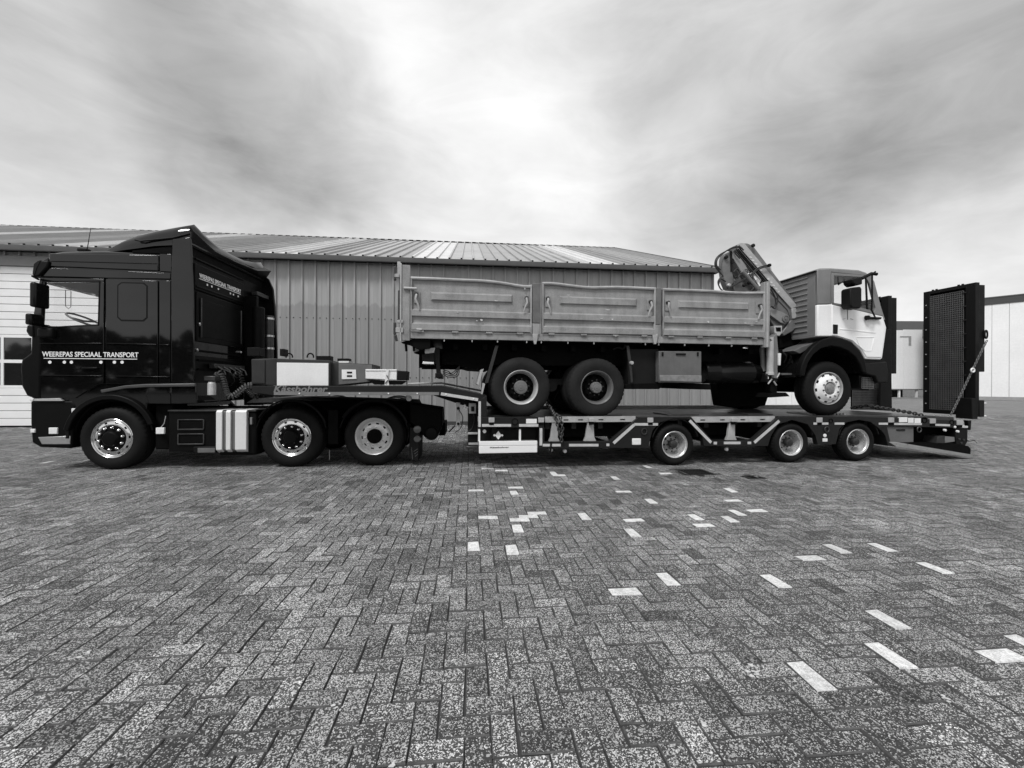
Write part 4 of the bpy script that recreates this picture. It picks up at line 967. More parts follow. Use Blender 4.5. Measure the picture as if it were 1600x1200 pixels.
# outer rail across the openings (light, slotted)
def slotted(x0, x1, slots, y0=651.5, y1=660.5):
    a0, z1 = G.P(x0, y0); a1, z0 = G.P(x1, y0)[0], G.P(x0, y1)[1]
    m_ = MB(); zs0, zs1 = z0+(z1-z0)*.28, z0+(z1-z0)*.52
    m_.box(a0, a1, .05, .09, zs1, z1).box(a0, a1, .05, .09, z0, zs0)
    xs = [a0]+[v for s in slots for v in (G.S(s-4), G.S(s+4))]+[a1]
    for k in range(0, len(xs), 2): m_.box(xs[k], xs[k+1], .05, .09, zs0, zs1)
    build(m_, 'slotted_rail', M_LGREY, ld, smooth=0); return z0
slotted(853, 995, (886, 909, 941, 975)); slotted(1083, 1214, (1101, 1132, 1164, 1195))
for xt0, xt1, xb0, xb1, yb in ((865, 875, 858.5, 876, 690.5), (921, 929, 914, 933.5, 690), (1144, 1152, 1138, 1155, 688.5)):
    for dd in (.06, WG-.12): build(MB().prism(gp_((xt0, 655), (xt1, 655), (xb1-3, yb-7), (xb1, yb), (xb0, yb), (xb0+3, yb-7)), dd, dd+.06), 'stake_support', M_LGREY, ld, bevel=.004)
def lash(x, y0=655, m=M_LGREY):
    build(gbox(x-4.5, y0-2.5, x+4.5, y0+5, -.012, .03), 'lashing_plate', m, ld, bevel=.004); build(gbox(x-3.6, y0+5, x+3.6, y0+9, -.012, .02), 'lashing_slot', M_DARK, ld, bevel=.003)
for x in (768, 845.5, 1016, 1280): lash(x)
for x in (925, 1148): build(gbox(x-4.5, 654, x+4.5, 659, -.012, .05), 'lashing_plate', M_LGREY, ld, bevel=.004); build(gbox(x-3.6, 659.5, x+3.6, 663.5, -.012, .05), 'lashing_slot', M_DARK, ld, bevel=.003)
for x, y in ((1392, 655), (1457, 656.5), (1499, 659)): lash(x, y)
build(gbox(822, 654.5, 838.5, 661.5, -.008, .02), 'rating_plate', M_WHITEP, ld)
for x0, x1, y0 in ((1404.5, 1417, 652), (1418.5, 1427, 653), (1428.5, 1438, 653.5)): build(gbox(x0, y0, x1, y0+7.5, -.008, .02), 'rating_plate', M_WHITEP, ld)
for x, y, r_ in ((804.5, 658.7, .055), (1298, 657.5, .04), (1444.5, 656.5, .055), (1487, 660, .05)):
    q = G.P(x, y); build(MB().lathe((q[0], -.004, q[1]), [(.02, r_), (-.006, r_), (-.006, r_*.82), (.012, r_*.78), (.012, .001)], 24), 'round_socket', M_DARK, ld)
# deck, central beam, underside
dz = G.P(1000, 651.5)[1]
S0, S1 = G.S(761), G.S(1500)
def deckz(s):
    a = (s-G.S(1340))/(S1-G.S(1340)); return dz-.004-max(0, a)*.05
dk = [(S0, dz-.004), (G.S(1340), dz-.004), (S1, dz-.05), (S1, dz-.11), (G.S(1340), dz-.07), (S0, dz-.07)]
npl = 9
for k in range(npl):
    a = S0+(G.S(1340)-S0)*k/npl; b = S0+(G.S(1340)-S0)*(k+1)/npl
    build(MB().box(a+.004, b-.004, .1, WG-.1, dz-.07, dz-.004+(.003 if k % 2 else 0)), 'deck_plate', M_DECK, ld, smooth=0)
build(MB().prism([(G.S(1340), dz-.004), (S1, dz-.05), (S1, dz-.11), (G.S(1340), dz-.07)], .1, WG-.1), 'deck_plate', M_DECK, ld)
build(MB().box(S0, G.S(1420), WG-.12, WG, dz-.02, dz+.075), 'deck_edge_rail', M_LGREY, ld, bevel=.012)
for k in range(11):
    a = G.S(1285)+k*.07; build(MB().box(a, a+.035, .25, .85, dz, dz+.022), 'grip_bar', M_LGREY, ld)
for (x0, x1) in ((770, 800), (955, 985), (1060, 1110), (1190, 1230)):
    build(MB().box(G.S(x0), G.S(x1), .35, .95, dz, dz+.014), 'deck_plank', M_DARKMETAL, ld)
for d in (.85, 1.62): build(MB().box(S0, G.S(1430), d, d+.1, .42, dz-.08), 'chassis_beam', M_TRDARK, ld)
for x in range(770, 1430, 42): build(MB().box(G.S(x), G.S(x)+.08, .1, WG-.1, dz-.2, dz-.075), 'cross_member', M_TRDARK, ld)
for xa, xb in ((851, 954), (1113, 1176)): build(MB().box(G.S(xa), G.S(xb), .1, WG-.1, G.P(900, 697)[1], G.P(900, 692)[1]), 'well_floor', M_TRDARK, ld)
for x in (905, 965): build(MB().prism(G.PS([(x, 664), (x+6, 664), (x+12, 684), (x-6, 684)], 1.0), 1.1, 1.2), 'inner_bracket', M_TOOLB, ld)
build(MB().prism(G.PS([(1110, 664), (1116, 664), (1122, 684), (1104, 684)], 1.0), 1.1, 1.2), 'inner_bracket', M_TOOLB, ld)
# wheels
for px in (1055.5, 1237.5, 1342):
    s = G.S(px, .03); wheel(ld, s, .03, .362, .364, .232, .26, 'trailer'); wheel(ld, s, WG-.03, .362, .364, .232, .26, 'trailer', sg=-1, simple=True)
    build(MB().cyl((s, .25, .36), .06, WG-.5, 16), 'axle', M_TRDARK, ld)
    for dd in (.02, WG-.4): build(MB().prism(ring_arc((s, .38), .425, .44, 165, 15, 22), dd, dd+.38), 'wheel_fender', M_TRDARK, ld, bevel=.003)
# under frame behind the gooseneck
build(gbox(750, 669, 843, 690, .25, .6), 'under_box', M_TRDARK, ld, bevel=.01)
build(gbox(769, 671, 788, 687.5, .1, .25), 'valve_panel', M_TRIM, ld, bevel=.005)
q = G.P(778.5, 680, .1); m_ = MB().prism([(q[0]+math.cos(R(a))*r_, q[1]+math.sin(R(a))*r_*1.3) for a, r_ in zip(range(0, 360, 30), (.055, .04, .04, .055, .04, .04)*2)], .085, .1); build(m_, 'valve_knob', M_LENS, ld)
for x in (772.5, 784.5): q = G.P(x, 680, .1); build(MB().lathe((q[0], .1, q[1]), [(0, .02), (-.015, .018)], 12), 'small_knob', M_LENS, ld)
q = G.P(757, 674, .08); build(MB().lathe((q[0], .08, q[1]), [(.02, .03), (0, .03), (-.004, .001)], 16), 'side_marker', M_LENS, ld)
for x in (749, 813): build(gbox(x-1.4, 671, x+1.4, 690, .03, .07), 'guard_bracket', M_WHITEP, ld)
a, b = G.P(748.5, 690), G.P(839.5, 707)
for z0, z1 in ((b[1], (a[1]+b[1])/2+.02), ((a[1]+b[1])/2+.024, a[1])): build(MB().box(a[0], b[0], 0, .04, z0, z1), 'side_guard_board', M_GUARD, ld, bevel=.006)
build(text_mb('Kässbohrer', G.S(766), G.S(796), G.P(770, 700.3)[1], .024, lambda x, y, z: (x, -.001-z, y), bold=.02, shear=.2), 'lettering', mat('dark_lettering', .04, .5), ld, smooth=0)
build(text_mb('Kässbohrer', G.S(427.5), G.S(512.5), G.P(470, 612.6)[1]-.006, .105, lambda x, y, z: (x, -.0015-z, y), bold=.03, shear=.25), 'lettering', M_LETG, ld, smooth=0)
# support leg and control panels under the neck
build(gbox(733, 640, 748, 705, .3, .6), 'support_leg', M_TRIM, ld, bevel=.01); build(gbox(729, 700, 748, 704, .2, .7), 'support_foot', M_DARKMETAL, ld, bevel=.01)
build(MB().prism(gp_((672, 617.5), (748, 626), (740, 640), (715, 632)), .35, 2.2), 'gooseneck_web', M_TRDARK, ld)
m_ = gbox(713, 630, 719.5, 668, .28, .32); build(m_, 'socket_panel', M_LGREY, ld, bevel=.004)
for y in (638, 662): q = G.P(716, y, .28); build(MB().lathe((q[0], .28, q[1]), [(0, .025), (-.03, .025)], 6), 'socket', M_TRIM, ld)
build(gbox(733.5, 631, 745, 647.5, .2, .3), 'brake_panel', M_LGREY, ld, bevel=.004); build(gbox(737, 636, 742, 644, .18, .2), 'brake_valve', M_TRIM, ld, bevel=.004)
for x, y in ((726, 634), (728, 639), (725, 637)): q = G.P(x, y, .25); build(MB().lathe((q[0], .25, q[1]), [(0, .025), (-.04, .02)], 10), 'air_coupling', M_LENS, ld)
build(MB().tube([g3(701, 675, .3), g3(711, 665, .3)], .012, 6), 'crank_handle', M_TRIM, ld)
for x in (717, 735): build(MB().tube(curve([g3(x, 640, .26), g3(x+6, 652, .26), g3(x+3, 668, .3), g3(x-6, 676, .3)]), .008, 6), 'air_line', M_HOSE, ld)
for x, y in ((740, 680), (741, 697)): build(gbox(x-8, y-1.5, x+8, y+1.5, .25, .3), 'leg_bracket', M_LGREY, ld, bevel=.003)
for x, y in ((861, 703), (883, 705), (1136, 702)): q = G.P(x, y, .1); build(MB().lathe((q[0], .1, q[1]), [(.04, .03), (0, .03), (-.006, .001)], 14), 'side_marker', M_LENS, ld)
build(gbox(987.5, 685, 1001, 695, -.02, .02), 'side_lamp', M_LENS, ld, bevel=.01)
for x, y in ((1006, 674), (1291, 671), (1435, 671)):
    q = G.P(x, y); m_ = MB().tube([(q[0]+.045*math.cos(R(a)), -.015, q[1]+.05*math.sin(R(a))) for a in range(0, 360, 24)], .010, 6, closed=True); build(m_, 'lashing_ring', M_DARKMETAL, ld)
q = G.P(1288.5, 680.5); build(MB().lathe((q[0], -.01, q[1]), [(.02, .032), (0, .032), (-.006, .001)], 16), 'side_marker', M_LENS, ld)
build(gbox(1285, 685, 1292, 690, -.015, .01), 'reflector', M_LENS, ld, bevel=.004)
build(MB().beam(g3(861, 690, .0), g3(860, 707, .0), .03, .03), 'locking_pin', M_TRIM, ld, bevel=.004)
# boxes on the gooseneck
def gb(name, pts, d0, d1, m, bevel=.008, par=None): return build(MB().prism(G.PS(pts, d0), d0, d1), name, m, ld, bevel=bevel, parent=par)
gb('neck_cabinet', [(393, 561), (432, 560), (432, 602.5), (393, 600)], .25, 1.0, M_BOX)
build(MB().prism(G.PS([(393, 562), (414, 562), (414, 599), (394, 598)], .24), .235, .25), 'cabinet_door', M_BOX, ld, bevel=.004)
gb('neck_cabinet', [(432, 560), (516, 563), (516, 602.5), (432, 602.5)], .12, 1.3, M_BOX)
gb('white_panel', [(432.5, 566.5), (513, 567.5), (513, 602.5), (432.5, 602.5)], .10, .12, M_WHITEP, .003)
gb('neck_cabinet', [(516, 566), (582, 569), (582, 597), (529, 602.5), (516, 602.5)], .22, 1.0, M_BOX)
build(MB().prism(G.PS([(529, 568), (581, 570), (581, 596), (529, 601)], .21), .21, .22), 'cabinet_side', M_TOOLB, ld, bevel=.004)
lb = build(MB().prism(G.PS([(534, 577.5), (556, 577.5), (557, 592), (534, 592.5)], .2), .195, .21), 'notice_plate', M_WHITEP, ld, bevel=.002)
for y in (582, 587.5): build(MB().prism(G.PS([(542, y-1.3), (550, y-1.3), (550, y+1.3), (542, y+1.3)], .19), .19, .195), 'printed_bar', M_TRIM, ld, parent=lb)
for x0, x1, y0, y1 in ((437, 443.5, 545, 556), (494, 516, 556, 564), (527, 545, 560, 564.5), (386, 406, 543, 556)):
    gb('neck_fitting', [(x0, y0), (x1, y0), (x1, y1), (x0, y1)], .5, .7, M_TRIM, .005)
gb('neck_fitting', [(529, 564), (545, 564), (545, 567), (529, 567)], .5, .8, M_LENS, .003)
for x in (452, 485): q = G.P(x, 556, .5); build(MB().tube([(q[0]+.05*math.cos(R(a)), .5, q[1]+.06*math.sin(R(a))-.02) for a in range(-10, 191, 20)], .012, 6), 'lifting_eye', M_TRIM, ld)
gb('neck_plate', [(393, 603), (440, 620), (420, 620), (393, 612)], .2, 2.3, M_TRDARK)
# rear end: ramp hinge, lamps, tail skid
build(gbox(1430, 668, 1500, 697, .3, WG-.3), 'rear_frame', M_DARK, ld, bevel=.01)
sk = gp_((1388, 690.5), (1402, 691), (1519, 710.5), (1520, 715), (1400, 698))
for d0 in (-.01, WG-.85): build(MB().prism(sk, d0, d0+.8), 'tail_plate', M_ALU2, ld, bevel=.004); build(MB().prism(gp_((1402, 691.5), (1492, 693), (1514, 697), (1518, 702), (1517, 710.5)), d0+.02, d0+.78), 'tail_wedge', M_DARK, ld)
gb('tail_light_box', [(1466, 682), (1477, 680.5), (1477, 694), (1463, 693)], .05, .5, M_BOX); gb('tail_light', [(1477, 682), (1492, 683), (1492, 690), (1477, 692)], .04, .3, M_LETG, .004)
gb('hinge_block', [(1492, 668), (1512, 669), (1512, 690), (1508, 697), (1494, 694)], .02, .5, M_TRIM)
for x, y in ((1475, 672), (1495, 674), (1490, 667)): q = G.P(x, y, .02); build(MB().lathe((q[0], .02, q[1]), [(0, .026), (-.03, .022), (-.035, .001)], 12), 'hinge_knob', M_LENS, ld)
for x, y in ((1498, 686), (1505, 687), (1501, 692)): q = G.P(x, y, .02); build(MB().lathe((q[0], .02, q[1]), [(0, .02), (-.02, .018)], 8), 'hinge_bolt', M_DARKMETAL, ld)
gb('latch_plate', [(1512, 657), (1518, 657), (1517, 672), (1515, 672)], .05, .12, M_TRIM, .003)
build(MB().tube([g3(1509, 686, .1), g3(1518, 690, .1), g3(1527, 691, .1)], .013, 6), 'hydraulic_pipe', M_LGREY, ld); build(MB().tube([g3(1512, 689, .1), g3(1522, 688, .1), g3(1526, 692, .1)], .012, 6), 'hydraulic_pipe', M_HOSE, ld)
# hinge machinery beside the near ramp foot
m_ = gbox(1521, 622, 1530, 655, .02, .3); build(m_, 'ramp_hinge', M_TRIM, ld, bevel=.01)
build(gbox(1529, 617, 1533, 625, .1, .2), 'ramp_hinge_pin', M_TRIM, ld, bevel=.004)
for y in (630, 650):
    q = G.P(1533, y, .1); build(MB().lathe((q[0], .1, q[1]), [(0, .03), (.05, .028), (.06, .016), (.11, .012)], 12, 's'), 'hydraulic_coupling', M_LENS, ld)
build(MB().tube(curve([g3(1531, 634, .1), g3(1534, 640, .1), g3(1532, 648, .1)]), .02, 6), 'hydraulic_hose', M_HOSE, ld)
# ramps standing upright
def ramp(d0, d1, s, near):
    h = holder('loading_ramp', ld, None)
    z0 = dz-.02; z1 = G.P(1527, 440.5)[1] if near else G.P(1391, 462, WG-.95)[1]
    wd = d1-d0; lean = .0
    X = lambda z: s
    build(MB().box(s-.0, s+.09, d0, d0+.17, z0, z1), 'ramp_rail', M_TRIM, ld, parent=h, bevel=.006)
    build(MB().box(s-.0, s+.09, d1-.13, d1, z0, z1), 'ramp_rail', M_TRIM, ld, parent=h, bevel=.006)
    build(MB().box(s-.0, s+.09, d0+.17, d1-.13, z1-.07, z1).box(s-.0, s+.09, d0+.17, d1-.13, z0, z0+.08), 'ramp_crossbar', M_TRIM, ld, parent=h, bevel=.006)
    build(MB().box(s+.06, s+.09, d0+.2, d1-.13, z0+.08, z1-.07), 'ramp_plate', M_DARK, ld, parent=h)
    m_ = MB(); a, b = d0+.21, d1-.13; c0, c1 = z0+.09, z1-.12
    nx, nz = 19, 56
    for k in range(nx+1): y = a+(b-a)*k/nx; m_.box(s+.004, s+.02, y-.004, y+.004, c0, c1)
    for k in range(nz+1): z = c0+(c1-c0)*k/nz; m_.box(s, s+.016, a, b, z-.004, z+.004)
    build(m_, 'mesh_grating', mat('grating_steel', .17, .45, .5, var=.3, scale=5), ld, parent=h, kind='stuff', smooth=0)
    m_ = MB()
    for k in range(9): z = z0+.25+k*.27; m_.box(s-.012, s+.004, d0+.15, d0+.22, z-.008, z+.008)
    build(m_, 'ramp_lug', M_BOX, ld, parent=h)
    m_ = MB()
    for k in range(9): z = z0+.2+k*.26; m_.lathe((s, d1-.06, z), [(0, .012), (-.012, .01), (-.013, .001)], 8, 's')
    build(m_, 'ramp_bolt', M_LGREY, ld, parent=h)
    # folded second section behind
    build(MB().box(s+.11, s+.24, d0+.02, d1-.05, z0+.85, z1-.04), 'folded_section', M_TRIM, ld, parent=h, bevel=.008)
    m_ = MB()
    for y in (d0+.25, d0+.32, d1-.22, d1-.15): m_.cyl((s+.045, y, z1), .02, .025, 10, 'z')
    build(m_, 'top_bolt', M_TRIM, ld, parent=h)
    if near:
        m_ = MB().tube([(s+.24+.03*math.cos(R(a)), d0+.0, z1-1.0+.08*math.sin(R(a))) for a in range(0, 360, 24)], .014, 6, closed=True)
        build(m_, 'ramp_eye', M_TRIM, ld, parent=h)
        build(MB().box(s+.08, s+.2, d0-.01, d0+.05, z0-.02, z0+.3), 'ramp_foot', M_TRIM, ld, parent=h, bevel=.01)
    return h, z1
s_rp = G.S(1526)
ramp(.02, .96, s_rp-.0, True)
ramp(WG-.96, WG-.02, G.P(1388, 560, WG-.96)[0], False)
# far ramp drive cylinder and foot mesh seen behind the cab
sf_ = G.P(1365, 600, 1.7)[0]
build(MB().prism(G.PS([(1380, 516), (1392, 514), (1394, 640), (1375, 640), (1377, 560)], 1.5), 1.5, 1.56), 'ramp_stay', M_TRIM, ld, bevel=.006)
m_ = MB()
a0, zt1 = G.P(1333, 607, 1.9); a1, zb1 = G.P(1371, 640, 1.9)
for k in range(20): x = a0+(a1-a0)*k/19; m_.box(x-.006, x+.006, 1.9, 1.915, zb1, zt1)
for k in range(14): z = zb1+(zt1-zb1)*k/13; m_.box(a0, a1, 1.895, 1.91, z-.006, z+.006)
build(m_, 'mesh_screen', mat('grating_steel', .20, .4, .5), ld, kind='stuff', smooth=0)
build(MB().box(a0, a1, 1.93, 1.96, zb1, zt1), 'screen_backing', M_DARK, ld)

# white chest on the neck
q = G.P(600, 590, .15)
ch = Thing('metal_chest', 'small white metal chest with a strap standing on the gooseneck behind the dark cabinets', 'chest', G, (q[0], .4, G.P(600, 602)[1]))
build(MB().prism(G.PS([(571, 579), (620, 579), (620, 594), (571, 592)], .15), .15, .55), 'chest_body', M_WHITEP, ch, bevel=.01)
build(MB().prism(G.PS([(571, 577), (620, 577), (620, 579.5), (571, 579.5)], .14), .14, .56), 'chest_lid', M_WHITEP, ch, bevel=.005)
build(MB().prism(G.PS([(621, 579), (637, 580), (636, 594), (621, 594)], .15), .15, .5), 'chest_end', M_TRIM, ch, bevel=.01)
build(MB().prism(G.PS([(575, 594), (634, 595), (625, 601), (585, 601)], .2), .2, .5), 'chest_foot', M_TRIM, ch)
build(MB().prism(G.PS([(603, 577), (608, 577), (606, 588), (608, 602), (601, 602), (602, 590)], .13), .125, .15), 'strap', M_LENS, ch)
for a_, b_ in (((604, 586), (607, 592)), ((606, 594), (602, 599))): build(MB().beam(g3(*a_, .12), g3(*b_, .12), .01, .02, (0, 1, 0)), 'strap_buckle', M_TRIM, ch)

# chains
def chain_mb(path, link=.062, r=.009, wide=.02, skew=0):
    pts = [Vector(p) for p in path]; L_ = [0]
    for a, b in zip(pts, pts[1:]): L_.append(L_[-1]+(b-a).length)
    n = max(2, int(L_[-1]/(link*.72))); m_ = MB()
    for k in range(n):
        x = (k+.5)/n*L_[-1]; j = max(i for i in range(len(pts)-1) if L_[i] <= x)
        f = (x-L_[j])/(L_[j+1]-L_[j]); p = pts[j].lerp(pts[j+1], f); d = (pts[j+1]-pts[j]).normalized()
        u = d.cross(Vector((.1, 1, .2))).normalized(); v = d.cross(u)
        q = u if k % 2 else v
        ring = [p+d*(math.cos(t_)*link/2)+q*(math.sin(t_)*wide) for t_ in [2*math.pi*i/10 for i in range(10)]]
        m_.tube(ring, r, 5, closed=True)
    return m_
def chain(path, label, base, m=M_DARKMETAL, **k):
    return solo(chain_mb(path, **k), 'lashing_chain', m, label, 'chain', G, base, group='chains lashing the load', smooth=60)
chain([g3(852, 628, .35), g3(862, 640, .2), g3(867, 648, -.03), g3(872, 668, -.04), g3(878, 690, -.04)], 'dark lashing chain hanging over the deck edge behind the rear wheels', g3(867, 648, 0), r=.011)
chain([g3(863, 646, .02), g3(875, 650, -.03), g3(879, 668, -.04), g3(877, 690, -.04)], 'second dark chain strand hanging from the deck edge between the rear wheels', g3(870, 648, 0), r=.011)
chain([g3(1330, 637, .9), g3(1355, 634, .7), g3(1375, 637, .6), g3(1400, 641, .5), g3(1425, 645, .4), g3(1441, 649, .3)], 'dark tensioned chain running along the deck in front of the near ramp', g3(1400, 645, .5), r=.014, wide=.026)
q_ = Vector((s_rp+.20, -.02, G.P(1536, 532)[1]))
chain([q_, Vector(g3(1520, 577, -.03)), Vector(g3(1492, 636, .0)), Vector(g3(1486, 648, .02))], 'long pale chain slanting down the upright near ramp', g3(1500, 600, 0), m=M_TOOLB, r=.007, wide=.016, link=.055)
q = G.P(1519, 578.5, -.05)
tg = solo(MB().tube([(q[0]+.036*math.cos(R(a)), -.06, q[1]+.036*math.sin(R(a))) for a in range(0, 360, 24)], .014, 8, closed=True), 'chain_tag', M_WHITEP, 'small round white tag hanging on the pale ramp chain', 'tag', G, (q[0], -.06, q[1]))

# ------------------------------------------------------------------ crane truck standing on the trailer
WL = 2.5; D0 = .04                     # width, near side plane
ct = Thing('crane_truck', 'old grey and white dropside lorry with folded loader crane, standing on the low loader', 'truck', G, (G.S(1050), WL/2, dz))
def c3(px, py, d): q = G.P(px, py, d); return (q[0], d, q[1])
def cp(name, pts, d0, d1, m, bevel=.006, dref=None, par=None, mirror=False, seg=2, label=None, kind=None):
    p = G.PS(pts, D0 if dref is None else dref); o = build(MB().prism(p, d0, d1), name, m, ct, parent=par, bevel=bevel, seg=seg, label=label, kind=kind)
    if mirror: build(MB().prism(p, 2*D0+WL-d1, 2*D0+WL-d0), name, m, ct, parent=par, bevel=bevel, seg=seg)
    return o
FAR = D0+WL
# wheels on the deck
for px, py, st, dual in ((814.5, 602.5, 'dark', True), (933.5, 602.6, 'dark2', True), (1295.5, 606.5, 'white', False)):
    s = G.S(px, D0+.06); zz = dz+.50
    wheel(ct, s, D0+.06, zz-.004, .502, .288 if st != 'white' else .30, .30, st, rub=M_RUB2 if st != 'white' else M_RUB)
    wheel(ct, s, FAR-.06, zz-.004, .502, .288, .30, st, sg=-1, simple=True)
    if dual:
        wheel(ct, s, D0+.40, zz-.004, .502, .288, .30, st, simple=True, rub=M_RUB2); wheel(ct, s, FAR-.40, zz-.004, .502, .288, .30, st, sg=-1, simple=True)
        build(MB().lathe((s, .6, zz), [(0, .1), (.4, .12), (.5, .22), (.8, .22), (.9, .12), (1.3, .1)], 24), 'axle', M_DARK, ct)
    else: build(MB().cyl((s, .3, zz), .09, 1.9, 16), 'axle', M_DARK, ct)
# chassis
cr0, cr1 = G.S(648), G.S(1372)
zr0, zr1 = G.P(900, 574)[1], G.P(900, 545)[1]
zb0_ = G.P(900, 533.3, D0)[1]+.012
for d in (.88, 1.62): build(MB().box(cr0, cr1, d, d+.09, zr0, zr1), 'chassis_rail', M_DARK, ct)
for x in range(660, 1240, 48): build(MB().box(G.S(x), G.S(x)+.08, .3, 2.3, zr1-.02, zr1+.08), 'bed_cross_member', M_DARK, ct)
build(MB().box(G.S(690), G.S(1190), .5, 2.1, zr0+.05, zb0_), 'tipper_subframe', M_DARK, ct)
build(MB().prism(G.PS([(686, 545), (766, 545), (766, 578), (735, 576), (700, 566)], .5), .5, 2.0), 'rear_subframe', M_DARK, ct)
build(MB().tube([c3(870, 580, .9), c3(884, 600, .9), c3(870, 628, .9)], .07, 10), 'spring_mount', M_DARK, ct)
m_ = MB()
for k in range(6): m_.beam((G.S(835), .55, dz+.55+k*.018), (G.S(915), .55, dz+.55+k*.018), .09, .014)
build(m_, 'leaf_spring', M_TRDARK, ct)
build(MB().lathe((G.S(873), .5, dz+.52), [(0, .10), (.2, .10), (.22, .06)], 20), 'spring_hub', M_TRDARK, ct)
# bed floor beam, floor, far side
bl, br = G.S(640, D0), G.S(1194, D0)
zb0, zb1 = G.P(900, 533.3, D0)[1], G.P(900, 523.5, D0)[1]
for d0, d1 in ((D0+.01, D0+.08), (FAR-.08, FAR-.01)): build(MB().box(G.S(627, D0), G.S(1203, D0), d0, d1, zb0, zb1), 'bed_side_beam', M_BED, ct, bevel=.005)
build(MB().box(bl, br, D0+.08, FAR-.08, zb0+.01, zb1), 'bed_floor', M_TRDARK, ct)
m_ = MB()
for x in (694, 738, 778, 824, 847, 889, 930, 1011, 1032, 1073, 1111, 1147): q = G.P(x, 535); m_.box(q[0]-.008, q[0]+.008, D0+.02, D0+.04, zb0-.04, zb0)
build(m_, 'rope_hook', M_BED2, ct)
# dropside panels
def panel(pts_top, x0, x1, ytl, ytr, ybl, ybr, bead):
    h = holder('dropside_panel', ct, None)
    a0, a1 = G.S(x0, D0), G.S(x1, D0); N_ = 14
    ztop = lambda u: G.P(x0+(x1-x0)*u, ytl+(ytr-ytl)*u, D0)[1]
    zb_ = zb1+.015; z0 = zb_; H_ = ztop(.5)-z0
    ys = [(0, 0), (.02, .10), (.045, .13), (.115, .135), (.14, .0), (.16, -.0), (.215, .0)]
    # profile of the outer face: (height fraction, outward)
    prof = [(0.0, .0), (.015, .035), (.13, .035), (.19, .004), (.285, .004), (.30, .034), (.385, .034), (.43, .004), (1.0, .004)]
    prof = [(0, .0), (.02, .046), (.125, .046), (.165, .002), (.275, .002), (.285, .042), (.39, .042), (.425, .002), (.985, .002)]
    rings = []
    for k in range(N_+1):
        u = k/N_; s = a0+(a1-a0)*u; zt_ = ztop(u)+.0
        wav = pts_top(u)*.8
        rings.append([(s, D0-o_+.02+(wav*.25 if f > .6 else 0), z0+(zt_-z0)*f+(wav if f > .9 else 0)) for f, o_ in prof]+[(s, D0+.055, z0+(zt_-z0)*.985+wav), (s, D0+.055, z0)])
    build(MB().loft(rings), 'panel_sheet', M_BED, ct, parent=h, smooth=25)
    # rolled rim along the top, bent
    m_ = MB(); rr = []
    for k in range(N_+1):
        u = k/N_; s = a0+(a1-a0)*u; z = ztop(u)+pts_top(u)
        rr.append([(s, D0-.022, z-.035), (s, D0-.030, z-.015), (s, D0-.022, z+.006), (s, D0+.06, z+.01), (s, D0+.06, z-.035)])
    build(m_.loft(rr), 'panel_rim', M_BED2, ct, parent=h, smooth=40)
    for s in (a0, a1): build(MB().box(s-.022 if s == a1 else s, s if s == a1 else s+.022, D0-.026, D0+.056, z0, ztop(0 if s == a0 else 1)-.01), 'panel_stile', M_BED2 if s == a1 else M_BED, ct, parent=h, bevel=.005)
    # pressed rectangular bead
    bx0, bx1 = G.S(bead[0], D0), G.S(bead[1], D0)
    zt2 = lambda f: z0+H_*f
    o1, o2 = D0-.002+.02, D0-.03+.02-.004
    c0, c1 = zt2(.60), zt2(.765)
    out_ = [(bx0, c0), (bx1, c0), (bx1, c1), (bx0, c1)]; inn = [(bx0+.03, c0+.012), (bx1-.03, c0+.012), (bx1-.03, c1-.03), (bx0+.03, c1-.03)]
    build(MB().loft([[(x, o1, z) for x, z in out_], [(x, o2, z) for x, z in inn]]), 'pressed_bead', M_BED, ct, parent=h, smooth=20)
    # latches at both ends
    for s, sgn in ((a0+.10, 1), (a1-.10, -1)):
        z = zt2(.64)
        build(MB().box(s-.045, s+.045, D0-.0, D0+.022, z-.09, z+.10), 'latch_plate', M_BED, ct, parent=h, bevel=.004)
        build(MB().tube([(s-.02*sgn, D0-.02, z+.07), (s-.005*sgn, D0-.05, z+.03), (s-.02*sgn, D0-.06, z-.03), (s+.02*sgn, D0-.05, z-.12), (s+.035*sgn, D0-.04, z-.19)], [.014, .020, .017, .015, .012], 8), 'latch_lever', M_BED2, ct, parent=h)
        build(MB().lathe((s-.01*sgn, D0-.01, z+.05), [(.02, .03), (-.04, .028), (-.045, .001)], 10), 'latch_pivot', M_DARKMETAL, ct, parent=h)
    # hinges underneath
    m_ = MB()
    for u in (.08, .36, .64, .9):
        s = a0+(a1-a0)*u; m_.lathe((s-.05, D0, zb1+.004), [(0, .022), (.10, .022)], 8, 's')
    build(m_, 'panel_hinge', M_BED, ct, parent=h)
    return h
M_SCAR = mat('bare_paint_scar', .55, .5, var=.3, scale=40)
rs = random.Random(11); m_ = MB()
for px, py, ln_, hh in ((752, 500, .05, .035), (745, 501, .03, .02), (655, 514, .12, .03), (650, 517, .2, .012), (775, 470, .07, .02), (957, 499, .03, .03), (940, 498, .06, .012), (950, 484, .09, .014), (1107, 503, .035, .035), (1165, 505, .05, .02), (1175, 508, .07, .012), (1182, 503, .05, .012), (820, 451, .02, .05), (962, 525, .06, .012), (888, 461, .05, .01), (715, 488, .04, .012), (1128, 517, .05, .012)):
    q = G.P(px, py, D0-.03)
    pl = [(q[0]+ln_*.5*rs.uniform(.6, 1.1)*math.cos(a), q[1]+hh*.5*rs.uniform(.5, 1.1)*math.sin(a)) for a in [k*math.pi/5 for k in range(10)]]
    m_.prism(pl, D0-.0318, D0-.022)
build(m_, 'paint_scar', M_SCAR, ct, kind='stuff', smooth=0)
panel(lambda u: .018*math.sin(u*3.0+.6)-.028*math.exp(-((u-.93)/.12)**2)+.012*math.exp(-((u-.6)/.15)**2), 641, 830, 434, 444, 518, 522, (672, 801))
